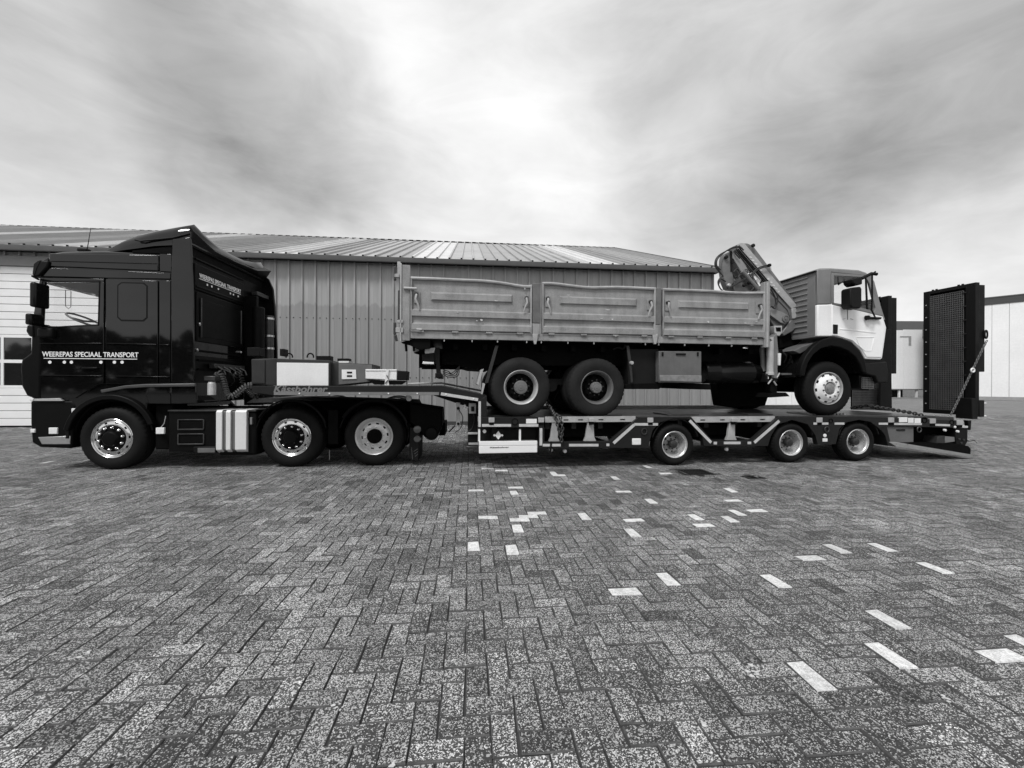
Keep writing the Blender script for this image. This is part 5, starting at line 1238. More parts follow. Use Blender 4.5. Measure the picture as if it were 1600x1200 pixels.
panel(lambda u: .0-.030*math.exp(-((u-.4)/.17)**2)+.012*math.exp(-((u-.08)/.10)**2), 846.5, 1023, 442, 450, 522, 527, (873.5, 995))
panel(lambda u: -.018*math.exp(-((u-.75)/.2)**2)-.008*u, 1034.5, 1193, 451, 455.5, 528, 535, (1059, 1170))
# posts
def post(x0, x1, yt, yb, name='bed_post', m=M_POST):
    a, b = G.P(x0, yt, D0), G.P(x1, yb, D0)
    build(MB().box(a[0]+.006, b[0]-.006, D0-.015, D0+.06, b[1], a[1]), name, m, ct, bevel=.006)
post(831.5, 845, 443, 505); post(831.5, 843, 505.5, 523, 'bed_post_foot', M_BED); post(1023.5, 1033, 450, 507); post(1020, 1029, 507.5, 527, 'bed_post_foot', M_BED)
for x in (835.5, 1022.5): cp('post_bracket', [(x-4, 522), (x+5, 522), (x+3, 534), (x+2, 538), (x-1, 538), (x-2, 534)], D0-.025, D0+.02, M_BED2)
cp('front_post', [(1193, 441), (1202.5, 439), (1201, 543), (1193, 543)], D0-.02, D0+.08, M_BED)
build(MB().box(G.S(1195.5, D0), G.S(1198, D0), D0-.032, D0-.02, G.P(1196, 542)[1], G.P(1196, 441)[1]), 'post_edge', M_BED2, ct)
# far side boards and headboard
zt_f = G.P(900, 446, D0)[1]
build(MB().box(bl, br, FAR-.07, FAR-.02, zb1, zt_f-.02), 'far_dropside', M_BED, ct)
build(MB().box(G.S(1193, D0), G.S(1200, D0), D0+.08, FAR-.02, zb1, G.P(1198, 452, D0)[1]), 'headboard', M_BED, ct)
# rear gate posts and tailboard
gpz1 = G.P(632, 414, D0)[1]; gpz0 = G.P(632, 534, D0)[1]
build(MB().box(G.S(625.5, D0), G.S(640, D0), D0-.01, D0+.07, gpz0+.02, gpz1), 'rear_corner_post', M_BED, ct, bevel=.006)
build(MB().box(G.S(624.5, D0), G.S(627, D0), D0-.03, D0+.0, gpz0, gpz1+.02), 'post_edge', M_BED2, ct, bevel=.004)
build(MB().box(G.S(620, D0), G.S(625, D0), D0-.005, D0+.06, gpz1-.20, gpz1+.05), 'post_head', M_BED2, ct, bevel=.006)
build(MB().box(G.S(622, D0), G.S(626, D0), D0+.07, FAR-.07, zb1, gpz1-.12), 'tailboard', M_BED, ct)
build(MB().box(G.S(625.5, D0), G.S(640, D0), FAR-.08, FAR-.0, gpz0+.02, gpz1), 'rear_corner_post', M_BED, ct)
for (x0, x1, y0, y1, m) in ((615.5, 619, 417, 438, M_DARKMETAL), (616, 624, 428, 434, M_BED2), (615, 619, 504, 523, M_DARKMETAL), (618, 630, 512, 520, M_BED2), (621, 630, 500, 505, M_BED2), (622, 625, 454, 500, M_DARKMETAL)):
    a, b = G.P(x0, y0, D0), G.P(x1, y1, D0); build(MB().box(a[0], b[0], D0-.03, D0+.03, b[1], a[1]), 'tailboard_hinge', m, ct, bevel=.006)
build(MB().tube([c3(631, 450, D0-.03), c3(651, 451, D0-.035)], .022, 8), 'locking_bar', M_BED2, ct)
build(MB().tube([c3(618, 524, D0-.02), c3(620, 533, D0-.02)], .02, 8), 'hinge_pin', M_DARKMETAL, ct)
# rear underside: bracket, lamps, coupling
cp('rear_bracket', [(626, 534), (645, 529), (672, 529), (672, 544), (655, 546), (640, 539), (628, 536)], D0+.05, D0+.12, M_DARK, mirror=True)
cp('rear_crossbeam', [(646, 529), (672, 529), (672, 542), (648, 540)], .3, 2.2, M_DARK)
cp('rear_lamp', [(659, 554), (678, 551), (679, 568), (660, 568)], .18, .6, M_TRIM, .01, .2); cp('lamp_glass', [(661, 565), (678, 566), (678, 569), (660, 568.5)], .17, .5, M_LENS, .003, .2)
cp('lamp_bracket', [(664, 545), (680, 543), (678, 552), (664, 553)], .2, .3, M_LGREY, .005, .2)
cp('underrun_post', [(676, 543), (687, 543), (687, 568), (690, 590), (682, 590), (681, 568), (676, 566)], .22, .34, M_TRIM, .006, .22)
cp('underrun_beam', [(680, 583), (690, 583), (690, 590), (680, 590)], .2, 2.3, M_TRIM, .006, .22)
m_ = MB()
for k in range(4): m_.tube(curve([c3(692, 578+k*2, .4), c3(700, 580+k*3, .42), c3(706+k*3, 583+k*1.5, .45), c3(718, 572, .5)]), .008, 5)
build(m_, 'brake_lines', M_HOSE, ct)
for x in (634, 646): build(MB().tube([c3(x, 536, .3), c3(x+1, 549, .3)], .02, 6), 'tow_pin', M_DARK, ct)
# mudguard stays
cp('mudguard_stay', [(774, 540), (779, 540), (763, 598), (757, 600)], .12, .16, M_BOX, .004, .12); cp('mudguard_stay', [(754, 598), (758, 600), (754, 616), (751, 622)], .10, .16, M_BED2, .004, .12)
cp('mudguard', [(751, 578), (756, 576), (748, 602), (745, 600)], .14, .5, M_LGREY, .003, .12)
cp('lamp_arm', [(979, 540), (983, 540), (987, 568), (989, 597), (986, 598), (983, 570)], .12, .16, M_BOX, .003, .12)
build(MB().lathe(c3(987, 567, .1), [(.03, .035), (-.02, .03), (-.025, .001)], 12), 'arm_joint', M_BED2, ct)
build(MB().tube(curve([c3(958, 546, .2), c3(966, 543, .2), c3(974, 545, .2), c3(977, 538, .2)]), .015, 6), 'bent_bracket', M_TRDARK, ct); build(MB().tube([c3(992, 580, .3), c3(1006, 556, .4)], .012, 6), 'stay_rod', M_TRDARK, ct)
# boxes, tanks along the chassis
cp('battery_box', [(981, 545), (1029, 545), (1029, 600), (981, 603)], .22, .8, M_TRDARK, .01, .22)
cp('battery_tray', [(977, 600), (1036, 598), (1035, 604), (1030, 608), (977, 608)], .2, .8, M_DARK, .01, .2)
cp('tool_box', [(1029.5, 548.5), (1096, 549), (1096, 599), (1029.5, 597)], .10, .7, M_TOOLB, .01, .1)
cp('tool_box_lower_lip', [(1030.5, 586), (1095.5, 586.5), (1095.5, 597), (1030.5, 595)], .085, .10, mat('worn_box_lip', .2, .5, var=.4, scale=14), .006, .1)
a, b = G.P(1056, 552, .1), G.P(1071, 555, .1); build(MB().box(a[0], b[0], .08, .1, b[1], a[1]), 'tool_box_handle', M_TRIM, ct, bevel=.004)
for x in (1035, 1090): q = G.P(x, 552, .1); build(MB().box(q[0]-.015, q[0]+.015, .085, .1, q[1]-.05, q[1]+.02), 'tool_box_catch', M_TRIM, ct, bevel=.004)
q0 = G.P(1097, 582, .45); q1 = G.P(1190, 582, .45)
build(MB().lathe((q0[0], .45, q0[1]), [(0, .001), (.0, .19), (.02, .205), (.23, .205), (.24, .212), (.27, .212), (.28, .205), (q1[0]-q0[0]-.3, .205), (q1[0]-q0[0]-.29, .212), (q1[0]-q0[0]-.26, .212), (q1[0]-q0[0]-.25, .205), (q1[0]-q0[0]-.12, .19), (q1[0]-q0[0], .12), (q1[0]-q0[0], .001)], 36, 's'), 'air_tank', M_PAINT2, ct)
cp('tank_bracket', [(1060, 598), (1110, 600), (1112, 609), (1064, 607)], .3, 1.2, M_DARK, .01, .3)
cp('stowage_frame', [(1121, 598), (1205, 600), (1200, 622), (1196, 634), (1150, 637), (1127, 634)], 1.2, 1.5, M_DARK, .02, 1.2)
# headlamps of the crane frame
cp('crane_frame', [(1193, 545), (1246, 545), (1246, 600), (1193, 595)], .7, 1.9, M_DARK, .01, .7)
cp('gearbox', [(1196, 560), (1330, 560), (1330, 606), (1210, 606)], .95, 1.6, M_DARK, .03, .9)
# outrigger leg
q = G.P(1203.5, 560, .16)
build(MB().tube([c3(1203.5, 527, .16), c3(1203, 583, .16)], .058, 20), 'outrigger_cylinder', M_CRANEL, ct); build(MB().lathe(c3(1203, 582, .16)[:2]+(G.P(1203, 586, .16)[1],), [(0, .068), (.04, .068), (.06, .058)], 20, 'z'), 'cylinder_collar', M_CRANEL, ct)
build(MB().tube([c3(1191, 543, .3), c3(1193, 580, .3)], .045, 14), 'outrigger_ram', M_CRANE, ct)
cp('outrigger_box', [(1207, 528), (1214, 520), (1216, 545), (1218, 560), (1215, 575), (1216, 592), (1206, 590)], .16, .30, M_CRANE, .008, .16)
cp('crane_bracket', [(1210, 509), (1222, 509), (1222, 520), (1218, 525), (1213, 524), (1210, 519)], .2, .32, M_CRANEL, .006, .2); cp('bracket_slot', [(1212, 511.5), (1220, 511.5), (1220, 518), (1213, 518)], .195, .20, M_DARK, .002, .2)
cp('valve_block', [(1196, 583), (1215, 583), (1215, 597), (1197, 597)], .18, .4, M_TRDARK, .01, .18)
build(MB().tube([c3(1199, 584, .15), c3(1199, 592, .15)], .02, 8), 'chrome_fitting', M_CHROME, ct)
for (x0, y0, x1, y1) in ((1206, 592, 1200, 600), (1209, 596, 1213, 602), (1214, 590, 1218, 583)): build(MB().tube([c3(x0, y0, .16), c3(x1, y1, .16)], .014, 6), 'hydraulic_fitting', M_LGREY, ct)
cp('outrigger_foot', [(1204, 598), (1214, 598), (1215, 612), (1210, 618), (1204, 612)], .2, .34, M_DARK, .01, .2); cp('outrigger_pad', [(1200, 614), (1222, 613), (1228, 619), (1196, 621)], .1, .5, M_DARK, .01, .2)
cp('reflector', [(1217, 552), (1221, 552), (1220, 571), (1217, 571)], .12, .16, M_LENS, .008, .12)
build(MB().tube(curve([c3(1203, 530, .1), c3(1208, 536, .12), c3(1206, 560, .12), c3(1206, 582, .12)]), .009, 6), 'hydraulic_hose', M_HOSE, ct)
# ---- loader crane
cr = holder('loader_crane', ct, None); DC = .55
def kp(name, pts, d0, d1, m, bevel=.008, dref=DC): return cp(name, pts, d0, d1, m, bevel, dref, par=cr)
kp('crane_column', [(1203, 500), (1235, 498), (1240, 520), (1246, 545), (1206, 545)], .8, 1.5, M_DARK, .02, .8)
kp('main_boom', [(1151, 383), (1157, 379.5), (1168, 380), (1177, 384), (1250, 481), (1251.5, 497), (1246, 500), (1236, 500), (1235, 482), (1165, 391)], DC, DC+.32, M_CRANE, .012)
kp('boom_lit_band', [(1152, 382), (1157, 379.5), (1163, 381), (1246, 479), (1236, 482), (1152, 390)], DC-.012, DC, M_CRANEL, .004)  # thin paler plate paints the lit face onto the boom
kp('boom_elbow', [(1236, 482), (1249, 481), (1251.5, 497), (1237, 498)], DC-.02, DC+.001, M_CRANEL, .006)
kp('boom_side_plate', [(1146, 386), (1152, 384), (1236, 482), (1236, 495), (1232, 484), (1143, 390)], DC+.02, DC+.06, M_CRANE, .004)
kp('boom_side_web', [(1203, 440), (1236, 483), (1236, 498), (1231, 506), (1222, 518), (1215, 514), (1203, 495)], DC+.04, DC+.30, M_CRANE, .01)
kp('pivot_link', [(1203, 481), (1224, 489), (1232, 494), (1232, 502), (1226, 507), (1218, 504), (1203, 493)], DC-.02, DC+.04, mat('crane_mid_paint', .24, .45, var=.2, scale=7, fine=.12), .01)
q = G.P(1225.5, 498, DC); build(MB().lathe((q[0], DC-.02, q[1]), [(0, .072), (-.025, .07), (-.03, .05), (-.022, .045), (-.022, .03), (-.035, .028), (-.035, .001)], 24), 'pivot_pin', M_CRANE, ct, parent=cr)
kp('crane_head', [(1236, 500), (1251, 498), (1247, 510), (1238, 518), (1225, 525), (1222, 520), (1231, 507)], DC, DC+.4, M_CRANE, .015)
kp('hook_arm', [(1247, 508), (1255, 501), (1263, 512), (1256, 520)], DC+.1, DC+.22, M_CRANEL, .006)
build(MB().tube([c3(1252, 498, DC), c3(1262, 514, DC), c3(1265, 518, DC)], .010, 6), 'release_rod', M_LENS, ct, parent=cr)
kp('crane_motor', [(1225, 522), (1240, 512), (1262, 515), (1262, 530), (1250, 540), (1225, 545)], DC+.1, 1.5, M_DARK, .03)
kp('folded_arm', [(1142, 392), (1150, 392), (1173, 425), (1170, 430), (1160, 433), (1158, 431)], DC+.08, DC+.26, M_CRANE, .01)
kp('arm_stand', [(1131, 397), (1140, 393), (1142, 420), (1146, 438), (1143, 447), (1136, 452), (1131, 440), (1128, 420), (1129, 405)], DC-.02, DC+.12, M_CRANE, .012)
kp('arm_stand_edge', [(1139, 392), (1142.5, 393), (1143, 425), (1140, 425)], DC-.03, DC-.02, M_TRDARK, .003)
kp('outer_box', [(1143, 393), (1147, 392), (1162, 413), (1170, 426), (1163, 430), (1159, 430), (1150, 414), (1143, 403)], DC-.03, DC+.08, mat('crane_mid_paint', .24), .008)
kp('lower_box', [(1148, 436), (1160, 430), (1175, 432), (1187, 446), (1186, 456), (1150, 457), (1146, 446)], DC+.02, DC+.3, M_CRANE, .012)
kp('arm_bracket', [(1170, 428), (1178, 424), (1188, 438), (1184, 446), (1176, 440)], DC-.03, DC+.02, M_CRANEL, .006)
kp('base_wedge', [(1165, 456), (1192, 446), (1193, 460), (1163, 458)], DC, DC+.4, M_CRANE, .006)
m_ = MB()
for x0, y0 in ((1178, 432), (1181, 437)): m_.beam(c3(x0, y0, DC-.04), c3(x0+6, y0+10, DC-.04), .025, .035)
build(m_, 'chrome_rod', M_LENS, ct, parent=cr)
# ram along the boom and pipe bundle
build(MB().tube([c3(1160, 424, DC-.06), c3(1184, 452, DC-.06)], .04, 14), 'boom_ram', M_CRANE, ct, parent=cr)
for k in range(4):
    build(MB().tube([c3(1148+k*2.4, 391-k*1.2, DC-.03), c3(1172+k*2.4, 420-k*1.8, DC-.03), c3(1196+k*2.2, 447-k*1.6, DC-.02)], .010, 6), 'hydraulic_pipe', M_TRDARK if k % 2 else M_HOSE, ct, parent=cr)
hose = [
    [(1156, 384), (1140, 390), (1126, 397), (1119, 404), (1117, 413), (1120, 420), (1127, 428)],
    [(1158, 386), (1142, 388), (1124, 400), (1118.5, 408), (1118.5, 415), (1124, 424), (1130, 432)],
    [(1160, 388), (1146, 386), (1130, 396), (1121, 405), (1120, 415), (1126, 422)],
    [(1162, 391), (1156, 386), (1150, 388), (1148, 394), (1156, 404)],
    [(1201, 414), (1192, 416), (1182, 420), (1172, 430), (1156, 440), (1144, 447), (1137, 451)],
    [(1200, 416.5), (1190, 418.5), (1181, 424), (1170, 433), (1152, 443), (1140, 450)],
    [(1128, 430), (1122, 440), (1125, 450), (1130, 455)], [(1134, 440), (1126, 436), (1123, 444)],
    [(1206, 448), (1213, 458), (1215, 470), (1211, 482), (1205, 478)], [(1204, 452), (1210, 462), (1212, 474), (1208, 480)],
    [(1146, 425), (1152, 420), (1156, 428), (1150, 436), (1146, 430)], [(1148, 440), (1155, 432), (1162, 437)], [(1170, 440), (1178, 448), (1172, 456)],
    [(1186, 420), (1178, 426), (1176, 436), (1182, 444)],
]
for h_ in hose: build(MB().tube(curve([c3(x, y, DC-.07) for x, y in h_], 18), .012, 6), 'hydraulic_hose', M_HOSE, ct, parent=cr)
build(MB().lathe(c3(1201, 415, DC-.06), [(0, .035), (-.04, .03), (-.05, .001)], 12), 'hose_clamp', M_TRIM, ct, parent=cr)
build(MB().tube([c3(1201, 417, DC-.06), c3(1205, 421, DC-.06)], .02, 8), 'hose_fitting', M_LENS, ct, parent=cr)
for x, y in ((1134, 402), (1138, 446), (1150, 434), (1162, 446), (1170, 442), (1176, 384)):
    build(MB().lathe(c3(x, y, DC-.04), [(0, .035), (-.03, .033), (-.04, .02), (-.04, .001)], 14), 'link_pin', M_TRDARK if x != 1138 else M_LGREY, ct, parent=cr)
for x, y in ((1166, 424), (1144.5, 408), (1163, 426)):
    build(MB().tube([Vector(c3(x, y, DC-.05))+Vector((.035*math.cos(R(a)), 0, .04*math.sin(R(a)))) for a in range(0, 360, 30)], .007, 5, closed=True), 'shackle', M_TRDARK, ct, parent=cr)
for x0, x1 in ((.1, .32), (.42, .72)):      # worn pale lettering band on the boom: illegible smears
    pass
a = Vector(c3(1169, 397, DC-.016)); b = Vector(c3(1238, 482, DC-.016)); 
m_ = MB()
for u, ln_, hh in ((.05, .035, .05), (.11, .03, .055), (.17, .035, .05), (.23, .03, .05), (.29, .025, .05), (.45, .03, .06), (.51, .035, .06), (.57, .03, .06), (.63, .03, .05), (.69, .02, .04)):
    p = a.lerp(b, u); q = a.lerp(b, u+ln_); m_.beam(p, q, .003, hh, (0, 1, 0)) if False else m_.beam(p+Vector((-.02, 0, .0)), q+Vector((.0, 0, .02)), .03, .002, (0, 1, 0))
build(m_, 'worn_lettering', mat('worn_pale_marks', .6, .5, var=.3, scale=30), ct, parent=cr, smooth=0)
# ---- cab
cb = holder('lorry_cab', ct, None)
def bp2(name, pts, d0, d1, m, bevel=.01, dref=None, mirror=False, seg=2, par=None): return cp(name, pts, d0, d1, m, bevel, dref, par=par or cb, mirror=mirror, seg=seg)
zA = lambda x, y: G.P(x, y, D0)
sR, sF = G.S(1277.5, D0), G.S(1386, D0)
# lower white shell with arch cut-out
bp2('cab_lower_shell', [(1277.5, 476), (1300, 475.5), (1332, 483), (1380, 494), (1385.5, 512), (1379, 560), (1376, 562), (1352, 561), (1345, 547), (1330, 533), (1305, 525.5), (1277.5, 525.5)], D0, FAR, M_CABW, .02, seg=3)
bp2('cab_rear_shell', [(1277.5, 421), (1299, 419.5), (1299, 475), (1277.5, 475.5)], D0+.002, FAR-.002, M_CABG, .015)
bp2('cab_roof', [(1277.5, 427), (1277.5, 420), (1284, 418.3), (1300, 418), (1344, 421), (1356, 425), (1361, 431), (1356, 432), (1300, 426)], D0+.02, FAR-.02, M_CABG, .03, seg=4)
bp2('rear_bulkhead', [(1277.5, 475), (1284, 475), (1284, 426), (1277.5, 426)], D0+.01, FAR-.01, M_CABG)
# door frame in the grey band
bp2('door_frame', [(1299, 426), (1352, 430.5), (1360, 431), (1352, 433.5), (1303, 430.5), (1303, 473), (1299, 475)], D0-.004, D0+.04, M_CABG, .004, mirror=True)
bp2('door_pillar', [(1352, 432), (1360, 431), (1366, 440), (1378, 486), (1380, 494), (1345, 485.5), (1303, 476), (1303, 473), (1344, 480.5), (1366, 486.5), (1368, 481), (1358, 442)], D0-.004, D0+.04, M_CABG, .004, mirror=True)
bp2('quarter_bar', [(1352.5, 433), (1354.5, 433), (1357, 484), (1354.5, 483.5)], D0, D0+.02, M_TRIM, .003, mirror=True)
dr = bp2('door_panel', [(1299.5, 476.5), (1332, 483.5), (1378.5, 494.5), (1382, 512), (1376.5, 558.5), (1353, 558), (1346, 546), (1331, 532), (1306, 524.5), (1299.5, 524)], D0-.012, D0+.01, M_CABW, .008)
bp2('door_pressing', [(1311, 513), (1368, 519), (1367, 521), (1311, 515)], D0-.018, D0-.011, M_CABW, .004, par=cb)
pts_ = [(1337, 527), (1366, 527), (1361, 548), (1351, 548), (1343, 541)]
for (p, q) in zip(pts_, pts_[1:]+pts_[:1]): build(MB().beam(c3(*p, D0-.013), c3(*q, D0-.013), .008, .012, (0, 1, 0)), 'door_pressing', M_CABW, ct, parent=cb, bevel=.003)
bp2('door_grip', [(1300.5, 507), (1308, 507.5), (1307.5, 522), (1300.5, 521.5)], D0-.022, D0, M_TRIM, .006)
# faded emblem marks on the door
m_ = MB(); q = zA(1323.5, 492)
m_.box(q[0]-.010, q[0]+.006, D0-.0145, D0-.012, q[1]-.09, q[1]+.08)
for s_ in (-1, 1):
    m_.beam((q[0], D0-.013, q[1]+.08), (q[0]+s_*.045, D0-.013, q[1]+.11), .004, .012, (0, 1, 0)); m_.beam((q[0]+s_*.045, D0-.013, q[1]+.11), (q[0]+s_*.075, D0-.013, q[1]+.09), .004, .008, (0, 1, 0))
    m_.beam((q[0]+s_*.05, D0-.013, q[1]-.07), (q[0]+s_*.11, D0-.013, q[1]-.085), .004, .02, (0, 1, 0))
build(m_, 'faded_mark', mat('glue_residue', .16, .7, var=.4, scale=40), ct, parent=cb, smooth=0)
# glass
bp2('side_window', [(1303, 430.5), (1352, 433.5), (1359, 442), (1368, 481), (1366, 486.5), (1344, 480.5), (1303, 473)], D0+.012, D0+.016, M_GLASS, 0, mirror=True)
wsp = [zA(1361, 431), zA(1383, 500)]
build(MB().loft([[(wsp[0][0]+.0, d, wsp[0][1]) for d in (D0+.05, FAR-.05)]+[(wsp[0][0]-.01, d, wsp[0][1]) for d in (FAR-.05, D0+.05)], [(wsp[1][0]+.0, d, wsp[1][1]) for d in (D0+.05, FAR-.05)]+[(wsp[1][0]-.01, d, wsp[1][1]) for d in (FAR-.05, D0+.05)]]), 'windscreen', M_GLASS, ct, parent=cb, smooth=0)
for y in (D0+.01, FAR-.05): build(MB().beam((wsp[0][0]-.02, y+.02, wsp[0][1]), (wsp[1][0]-.02, y+.02, wsp[1][1]), .05, .05, (0, 1, 0)), 'windscreen_pillar', M_CABG, ct, parent=cb)
sW = lambda x, o: G.S(x, D0)+o
build(MB().box(sR+.1, sR+.45, .4, 1.0, zA(1300, 500)[1], zA(1300, 446)[1]), 'seat', M_SEAT, ct, parent=cb, bevel=.05); build(MB().box(sR+.1, sR+.4, 1.5, 2.1, zA(1300, 500)[1], zA(1300, 450)[1]), 'seat', M_SEAT, ct, parent=cb, bevel=.05)
build(MB().box(sF-.5, sF-.15, .2, 2.3, zA(1360, 492)[1], zA(1360, 486)[1]), 'dashboard', M_TRIM, ct, parent=cb, bevel=.03)
m_ = MB().tube([(sF-.62+.1*math.cos(R(a))*2, 1.8+.2*math.sin(R(a)), zA(1360, 480)[1]-.1*math.cos(R(a))) for a in range(0, 360, 20)], .015, 6, closed=True); build(m_, 'steering_wheel', M_SEAT, ct, parent=cb)
build(MB().tube([c3(1309, 432, .2), c3(1310, 445, .2), c3(1321, 437, .4), c3(1330, 436, .4)], .012, 6), 'grab_handle', M_TRIM, ct, parent=cb)
# front and ribbed rear wall
build(MB().box(sF-.04, sF+.05, .2, 2.4, zA(1385, 560)[1], zA(1385, 505)[1]), 'front_panel', M_CABW, ct, parent=cb, bevel=.03)
zrw0, zrw1 = zA(1277, 524)[1], zA(1277, 424)[1]
build(MB().box(sR-.012, sR+.001, D0+.05, FAR-.05, zrw0, zrw1), 'rear_wall', M_CABG, ct, parent=cb, bevel=.006)
n = 11
for k in range(n):
    z = zrw0+.10+(zrw1-zrw0-.16)*k/(n-1); d1 = D0+.22; d2 = FAR-.22
    build(MB().prism([(sR-.012, z-.020), (sR-.030, z-.006), (sR-.030, z+.008), (sR-.012, z+.018)], d1, d2), 'pressed_rib', M_CABG, ct, parent=cb, bevel=.003)
build(MB().box(sR-.05, sR, D0+.02, FAR-.02, zrw1, zrw1+.02), 'roof_gutter', M_TRIM, ct, parent=cb)
# mirrors
for far in (0, 1):
    md = (lambda d: 2*D0+WL-d) if far else (lambda d: d)
    D = lambda a, b: (min(md(a), md(b)), max(md(a), md(b)))
    m_ = MB(); pt = [c3(x, y, 0) for x, y in ((1358, 427), (1353, 431), (1353, 470), (1352, 486), (1356, 494), (1366, 497), (1375, 497))]
    m_.tube([(p[0], md(-.12 if i < 5 else -.02), p[2]) for i, p in enumerate(pt)], .014, 8); build(m_, 'mirror_arm', M_TRIM, ct, parent=cb)
    d0, d1 = D(-.24, -.04)
    build(MB().prism(G.PS([(1331, 449), (1345, 447.5), (1347, 451), (1347, 478), (1344, 482), (1332, 481), (1329, 477), (1329, 452)], -.24), d0, d1), 'mirror_housing', M_TRIM, ct, parent=cb, bevel=.02, seg=3)
    build(MB().prism(G.PS([(1332, 436), (1345, 432), (1348, 436), (1348, 444), (1338, 446), (1333, 442)], -.24), d0, d1), 'wide_angle_mirror', M_TRIM, ct, parent=cb, bevel=.02, seg=3)
    build(MB().tube([(p[0], md(-.12), p[2]) for p in (c3(1336, 438, 0), c3(1352, 430, 0), c3(1360, 431, 0))], .03, 8), 'mirror_arm_top', M_TRIM, ct, parent=cb)
    q = c3(1355, 496.5, -.02); build(MB().lathe((q[0], md(-.0), q[2]), [(0, .045), (-.05, .04), (-.055, .001)], 14, sg=-1 if far else 1), 'mirror_pivot', M_TRIM, ct, parent=cb)
    q2 = c3(1375, 497.5, 0); e0, e1 = D(-.03, .04); build(MB().box(q[0], q2[0], e0, e1, q2[2]-.02, q2[2]+.02), 'arm_foot', M_TRIM, ct, parent=cb, bevel=.01)
# black wheel arch, wide
cw = (G.S(1295.5, D0), dz+.52)
outer = G.PS([(1247, 588), (1249, 572), (1256, 556), (1267, 542), (1280, 532), (1296, 527), (1312, 528), (1328, 535), (1340, 548), (1348, 562), (1352, 584)], D0)
inner = G.PS([(1344, 582), (1340, 570), (1333, 558), (1322, 549), (1308, 543), (1295, 541), (1280, 545), (1268, 554), (1260, 566), (1256, 578), (1254, 588)], D0)
for d0, d1 in ((D0-.05, D0+.08), (FAR-.08, FAR+.05)): build(MB().prism(outer+inner, d0, d1), 'wheel_arch_lip', M_PLAST, ct, parent=cb, bevel=.02, seg=3)
mid = G.PS([(1254, 588), (1256, 574), (1264, 556), (1278, 543), (1296, 538), (1312, 541), (1328, 548), (1339, 562), (1346, 582)], D0)
mid2 = [(x*.94+cw[0]*.06, z*.94+cw[1]*.06) for x, z in mid][::-1]
for d0, d1 in ((D0+.08, D0+.55), (FAR-.55, FAR-.08)): build(MB().prism(mid+mid2, d0, d1), 'wheel_tub', M_PAINT2, ct, parent=cb)
cp('tub_top', [(1240, 548), (1254, 541), (1276, 534), (1278, 538), (1262, 546), (1250, 553)], .2, .6, M_TOOLB, .01, .2)
cp('bumper', [(1349, 568), (1386, 565), (1389, 585), (1387, 598), (1372, 598), (1368, 588), (1352, 584)], D0, FAR, M_TRDARK, .02, seg=3)
cp('sill', [(1352, 561), (1384, 560), (1384, 567), (1354, 569)], D0+.03, FAR-.03, M_TRIM)
cp('step_bracket', [(1350, 586), (1368, 588), (1366, 610), (1352, 606)], D0+.1, D0+.5, M_TRIM, .008)
a0, zt1 = G.P(1347, 590, D0+.08); a1, zb1_ = G.P(1365, 607, D0+.08); m_ = MB()
for k in range(9): x = a0+(a1-a0)*k/8; m_.box(x-.004, x+.004, D0+.08, D0+.09, zb1_, zt1)
for k in range(7): z = zb1_+(zt1-zb1_)*k/6; m_.box(a0, a1, D0+.075, D0+.085, z-.004, z+.004)
build(m_, 'step_mesh', mat('grating_steel', .2), ct, smooth=0)
# engine mass, clutter between bed and cab
cp('engine', [(1240, 548), (1345, 548), (1345, 600), (1240, 600)], .75, 1.85, M_DARK, .05, .7)
for k in range(7):
    x = 1219+random.random()*22; y = 548+random.random()*14
    build(MB().tube(curve([c3(x, y, .4), c3(x+6, y+8, .35), c3(x+2, y+18, .4)]), .012, 6), 'cable', M_TRDARK, ct)
cp('step_plate', [(1221, 583), (1244, 583), (1244, 586), (1221, 586)], .3, .6, M_TOOLB, .003, .3)
cp('front_crossmember', [(1372, 540), (1390, 538), (1392, 600), (1374, 600)], .3, 2.2, M_TRIM, .02)

# ------------------------------------------------------------------ buildings beyond the yard
M_FARW = mat('white_hall_cladding', .84, .5, var=.08, scale=.3, streak=.03); M_FASC = mat('dark_fascia', .05, .6, var=.2, scale=.5); M_FASC2 = mat('grey_roof_edge', .09, .6, var=.15, scale=.5)
# white hall on the right edge
pA = Vector((47.6, 44.0, 0)); pB = Vector((49.35, 41.75, 0)); dAB = (pB-pA).normalized()
FR = Frame(pA.x, pA.y, dAB.y/dAB.x)
def frx(px): return FR.S(px)
rh = Thing('white_hall', 'white panelled hall with a dark roof fascia beyond the yard at the right edge', 'building', FR, (3, 0, 0))
ztopw = FR.P(1560, 475)[1]; zf = FR.P(1560, 464.5)[1]
L0, L1 = -4.0, 26.0; k = 0; x = L0
while x < L1:
    build(MB().box(x+.012, x+1.15-.012, 0, .12, .35, ztopw), 'wall_panel', M_FARW, rh, bevel=.01); x += 1.15
L1 = x
build(MB().box(L0, L1, .03, 14, 0, ztopw+.02), 'wall_core', M_FASC2, rh)
build(MB().box(L0-.05, L1, -.06, .1, ztopw, zf), 'fascia', M_FASC, rh); build(MB().box(L0-.1, L1, -.10, 14.1, zf, zf+.10), 'roof_edge', M_FASC2, rh)
build(MB().box(L0, L1, -.02, .03, 0, .35), 'plinth', mat('pale_plinth', .3, .8), rh)
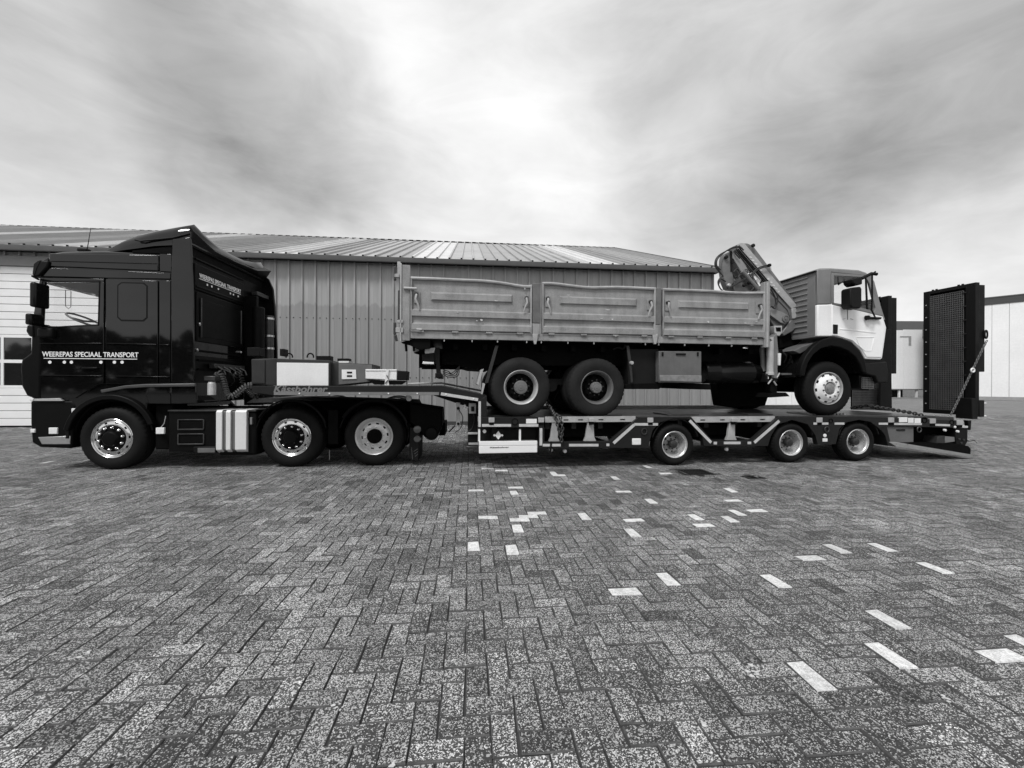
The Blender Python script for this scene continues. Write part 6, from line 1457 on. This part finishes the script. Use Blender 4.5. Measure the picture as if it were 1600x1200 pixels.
# pale hall on a recessed plinth between cab and ramps
F2 = Frame(0, 50, 0.0)
wh = Thing('white_loading_hall', 'plain white hall on a recessed plinth, between the loaded cab and the near ramp', 'building', F2, (F2.S(1400), 0, 0))
xa, xb = F2.S(1210), F2.S(1441); zt_, zbm = F2.P(1400, 521)[1], F2.P(1400, 607.5)[1]
n = 8
for k in range(n):
    a, b = xa+(xb-xa)*k/n, xa+(xb-xa)*(k+1)/n
    build(MB().box(a+.012, b-.012, 0, .15, zbm, zt_+(b-xa)/(xb-xa)*.55-.1), 'wall_panel', M_FARW, wh)
build(MB().prism([(xa, zbm+.02), (xb, zbm+.02), (xb, zt_+.42), (xa, zt_-.1)], .05, 8), 'wall_core', M_FARW, wh)
build(MB().box(xa, xb, -.1, 8, zbm-.12, zbm), 'base_beam', M_LETG, wh); build(MB().box(xa, xb, 2.5, 7, 0, zbm-.12), 'recessed_plinth', M_FASC2, wh)
x = xa+.3
while x < xb: build(MB().box(x, x+.18, 0, .18, 0, zbm-.12), 'post', M_FARW, wh); x += 2.0
build(MB().box(xa, xb+2, -2.5, -2.2, -.01, .14), 'loading_kerb', M_LINTEL, wh)
build(MB().box(xb-1.6, xb-1.3, -.02, 0, zt_-1.4, zt_-.3).box(xb-2.6, xb-1.6, -.02, 0, zt_-.45, zt_-.3), 'wall_bracket', M_LGREY, wh)
F3 = Frame(0, 66, 0.0)
fh = Thing('dark_roofed_hall', 'distant hall of which only the flat dark grey roof edge shows above the white hall', 'building', F3, (F3.S(1440), 0, 0))
xa, xb = F3.S(1225), F3.S(1500); zt_ = F3.P(1420, 502)[1]
build(MB().box(xa, xb, 0, 12, 0, zt_-2.4), 'wall', M_LINTEL, fh); build(MB().box(xa-.2, xb+.2, -.2, 12.2, zt_-2.4, zt_), 'roof_fascia', mat('dull_roof_edge', .10, .7, var=.1, scale=.3), fh)
# low white wall seen under the loaded lorry
F4 = Frame(0, 24, 0.0)
lw = Thing('low_white_wall', 'low white wall far behind, seen in the gap under the loaded lorry', 'wall', F4, (F4.S(1160), 0, 0))
xa, xb = F4.S(1114), F4.S(1262); zt_ = 1.9; n = 6
for k in range(n): build(MB().box(xa+(xb-xa)*k/n+.01, xa+(xb-xa)*(k+1)/n-.01, 0, .15, .1, zt_), 'wall_panel', M_FARW, lw)
build(MB().box(xa, xb, .02, .13, 0, .1), 'plinth', M_FASC2, lw)
# dark trees and sheds on the far side of the road behind the viewer; they show as reflections in the cab
rnd = random.Random(3); tv = []; tf = []
x = -95
while x < 95:
    hgt = 6.5+2.0*math.sin(x*.09)+rnd.uniform(-1, 1.4)
    for k in range(150):
        a = rnd.random()*2*math.pi; b = rnd.random(); rr = (rnd.random()**.4); cx = x+math.cos(a)*3.2*rr*math.sin(math.pi*max(.12, b)); cy = -52+math.sin(a)*2.6*rr; cz = .3+b*hgt
        sz = .55; o_ = len(tv); u = Vector((rnd.gauss(0, 1), rnd.gauss(0, 1), rnd.gauss(0, 1))).normalized(); v_ = u.orthogonal().normalized(); w_ = u.cross(v_)
        for p in ((v_+w_), (v_-w_), (-v_-w_), (-v_+w_)): q = Vector((cx, cy, cz))+p*sz; tv.append((q.x, q.y, max(0, q.z)))
        tf.append((o_, o_+1, o_+2, o_+3))
    x += 3.4
me = bpy.data.meshes.new('tree_belt'); me.from_pydata(tv, [], tf); me.materials.append(mat('dark_foliage', .035, .8, var=.4, scale=.5)); tb = bpy.data.objects.new('tree_belt', me); col.objects.link(tb)
tb['kind'] = 'stuff'; tb['label'] = 'dark belt of trees across the road, reflected in the black cab'; tb['category'] = 'trees'
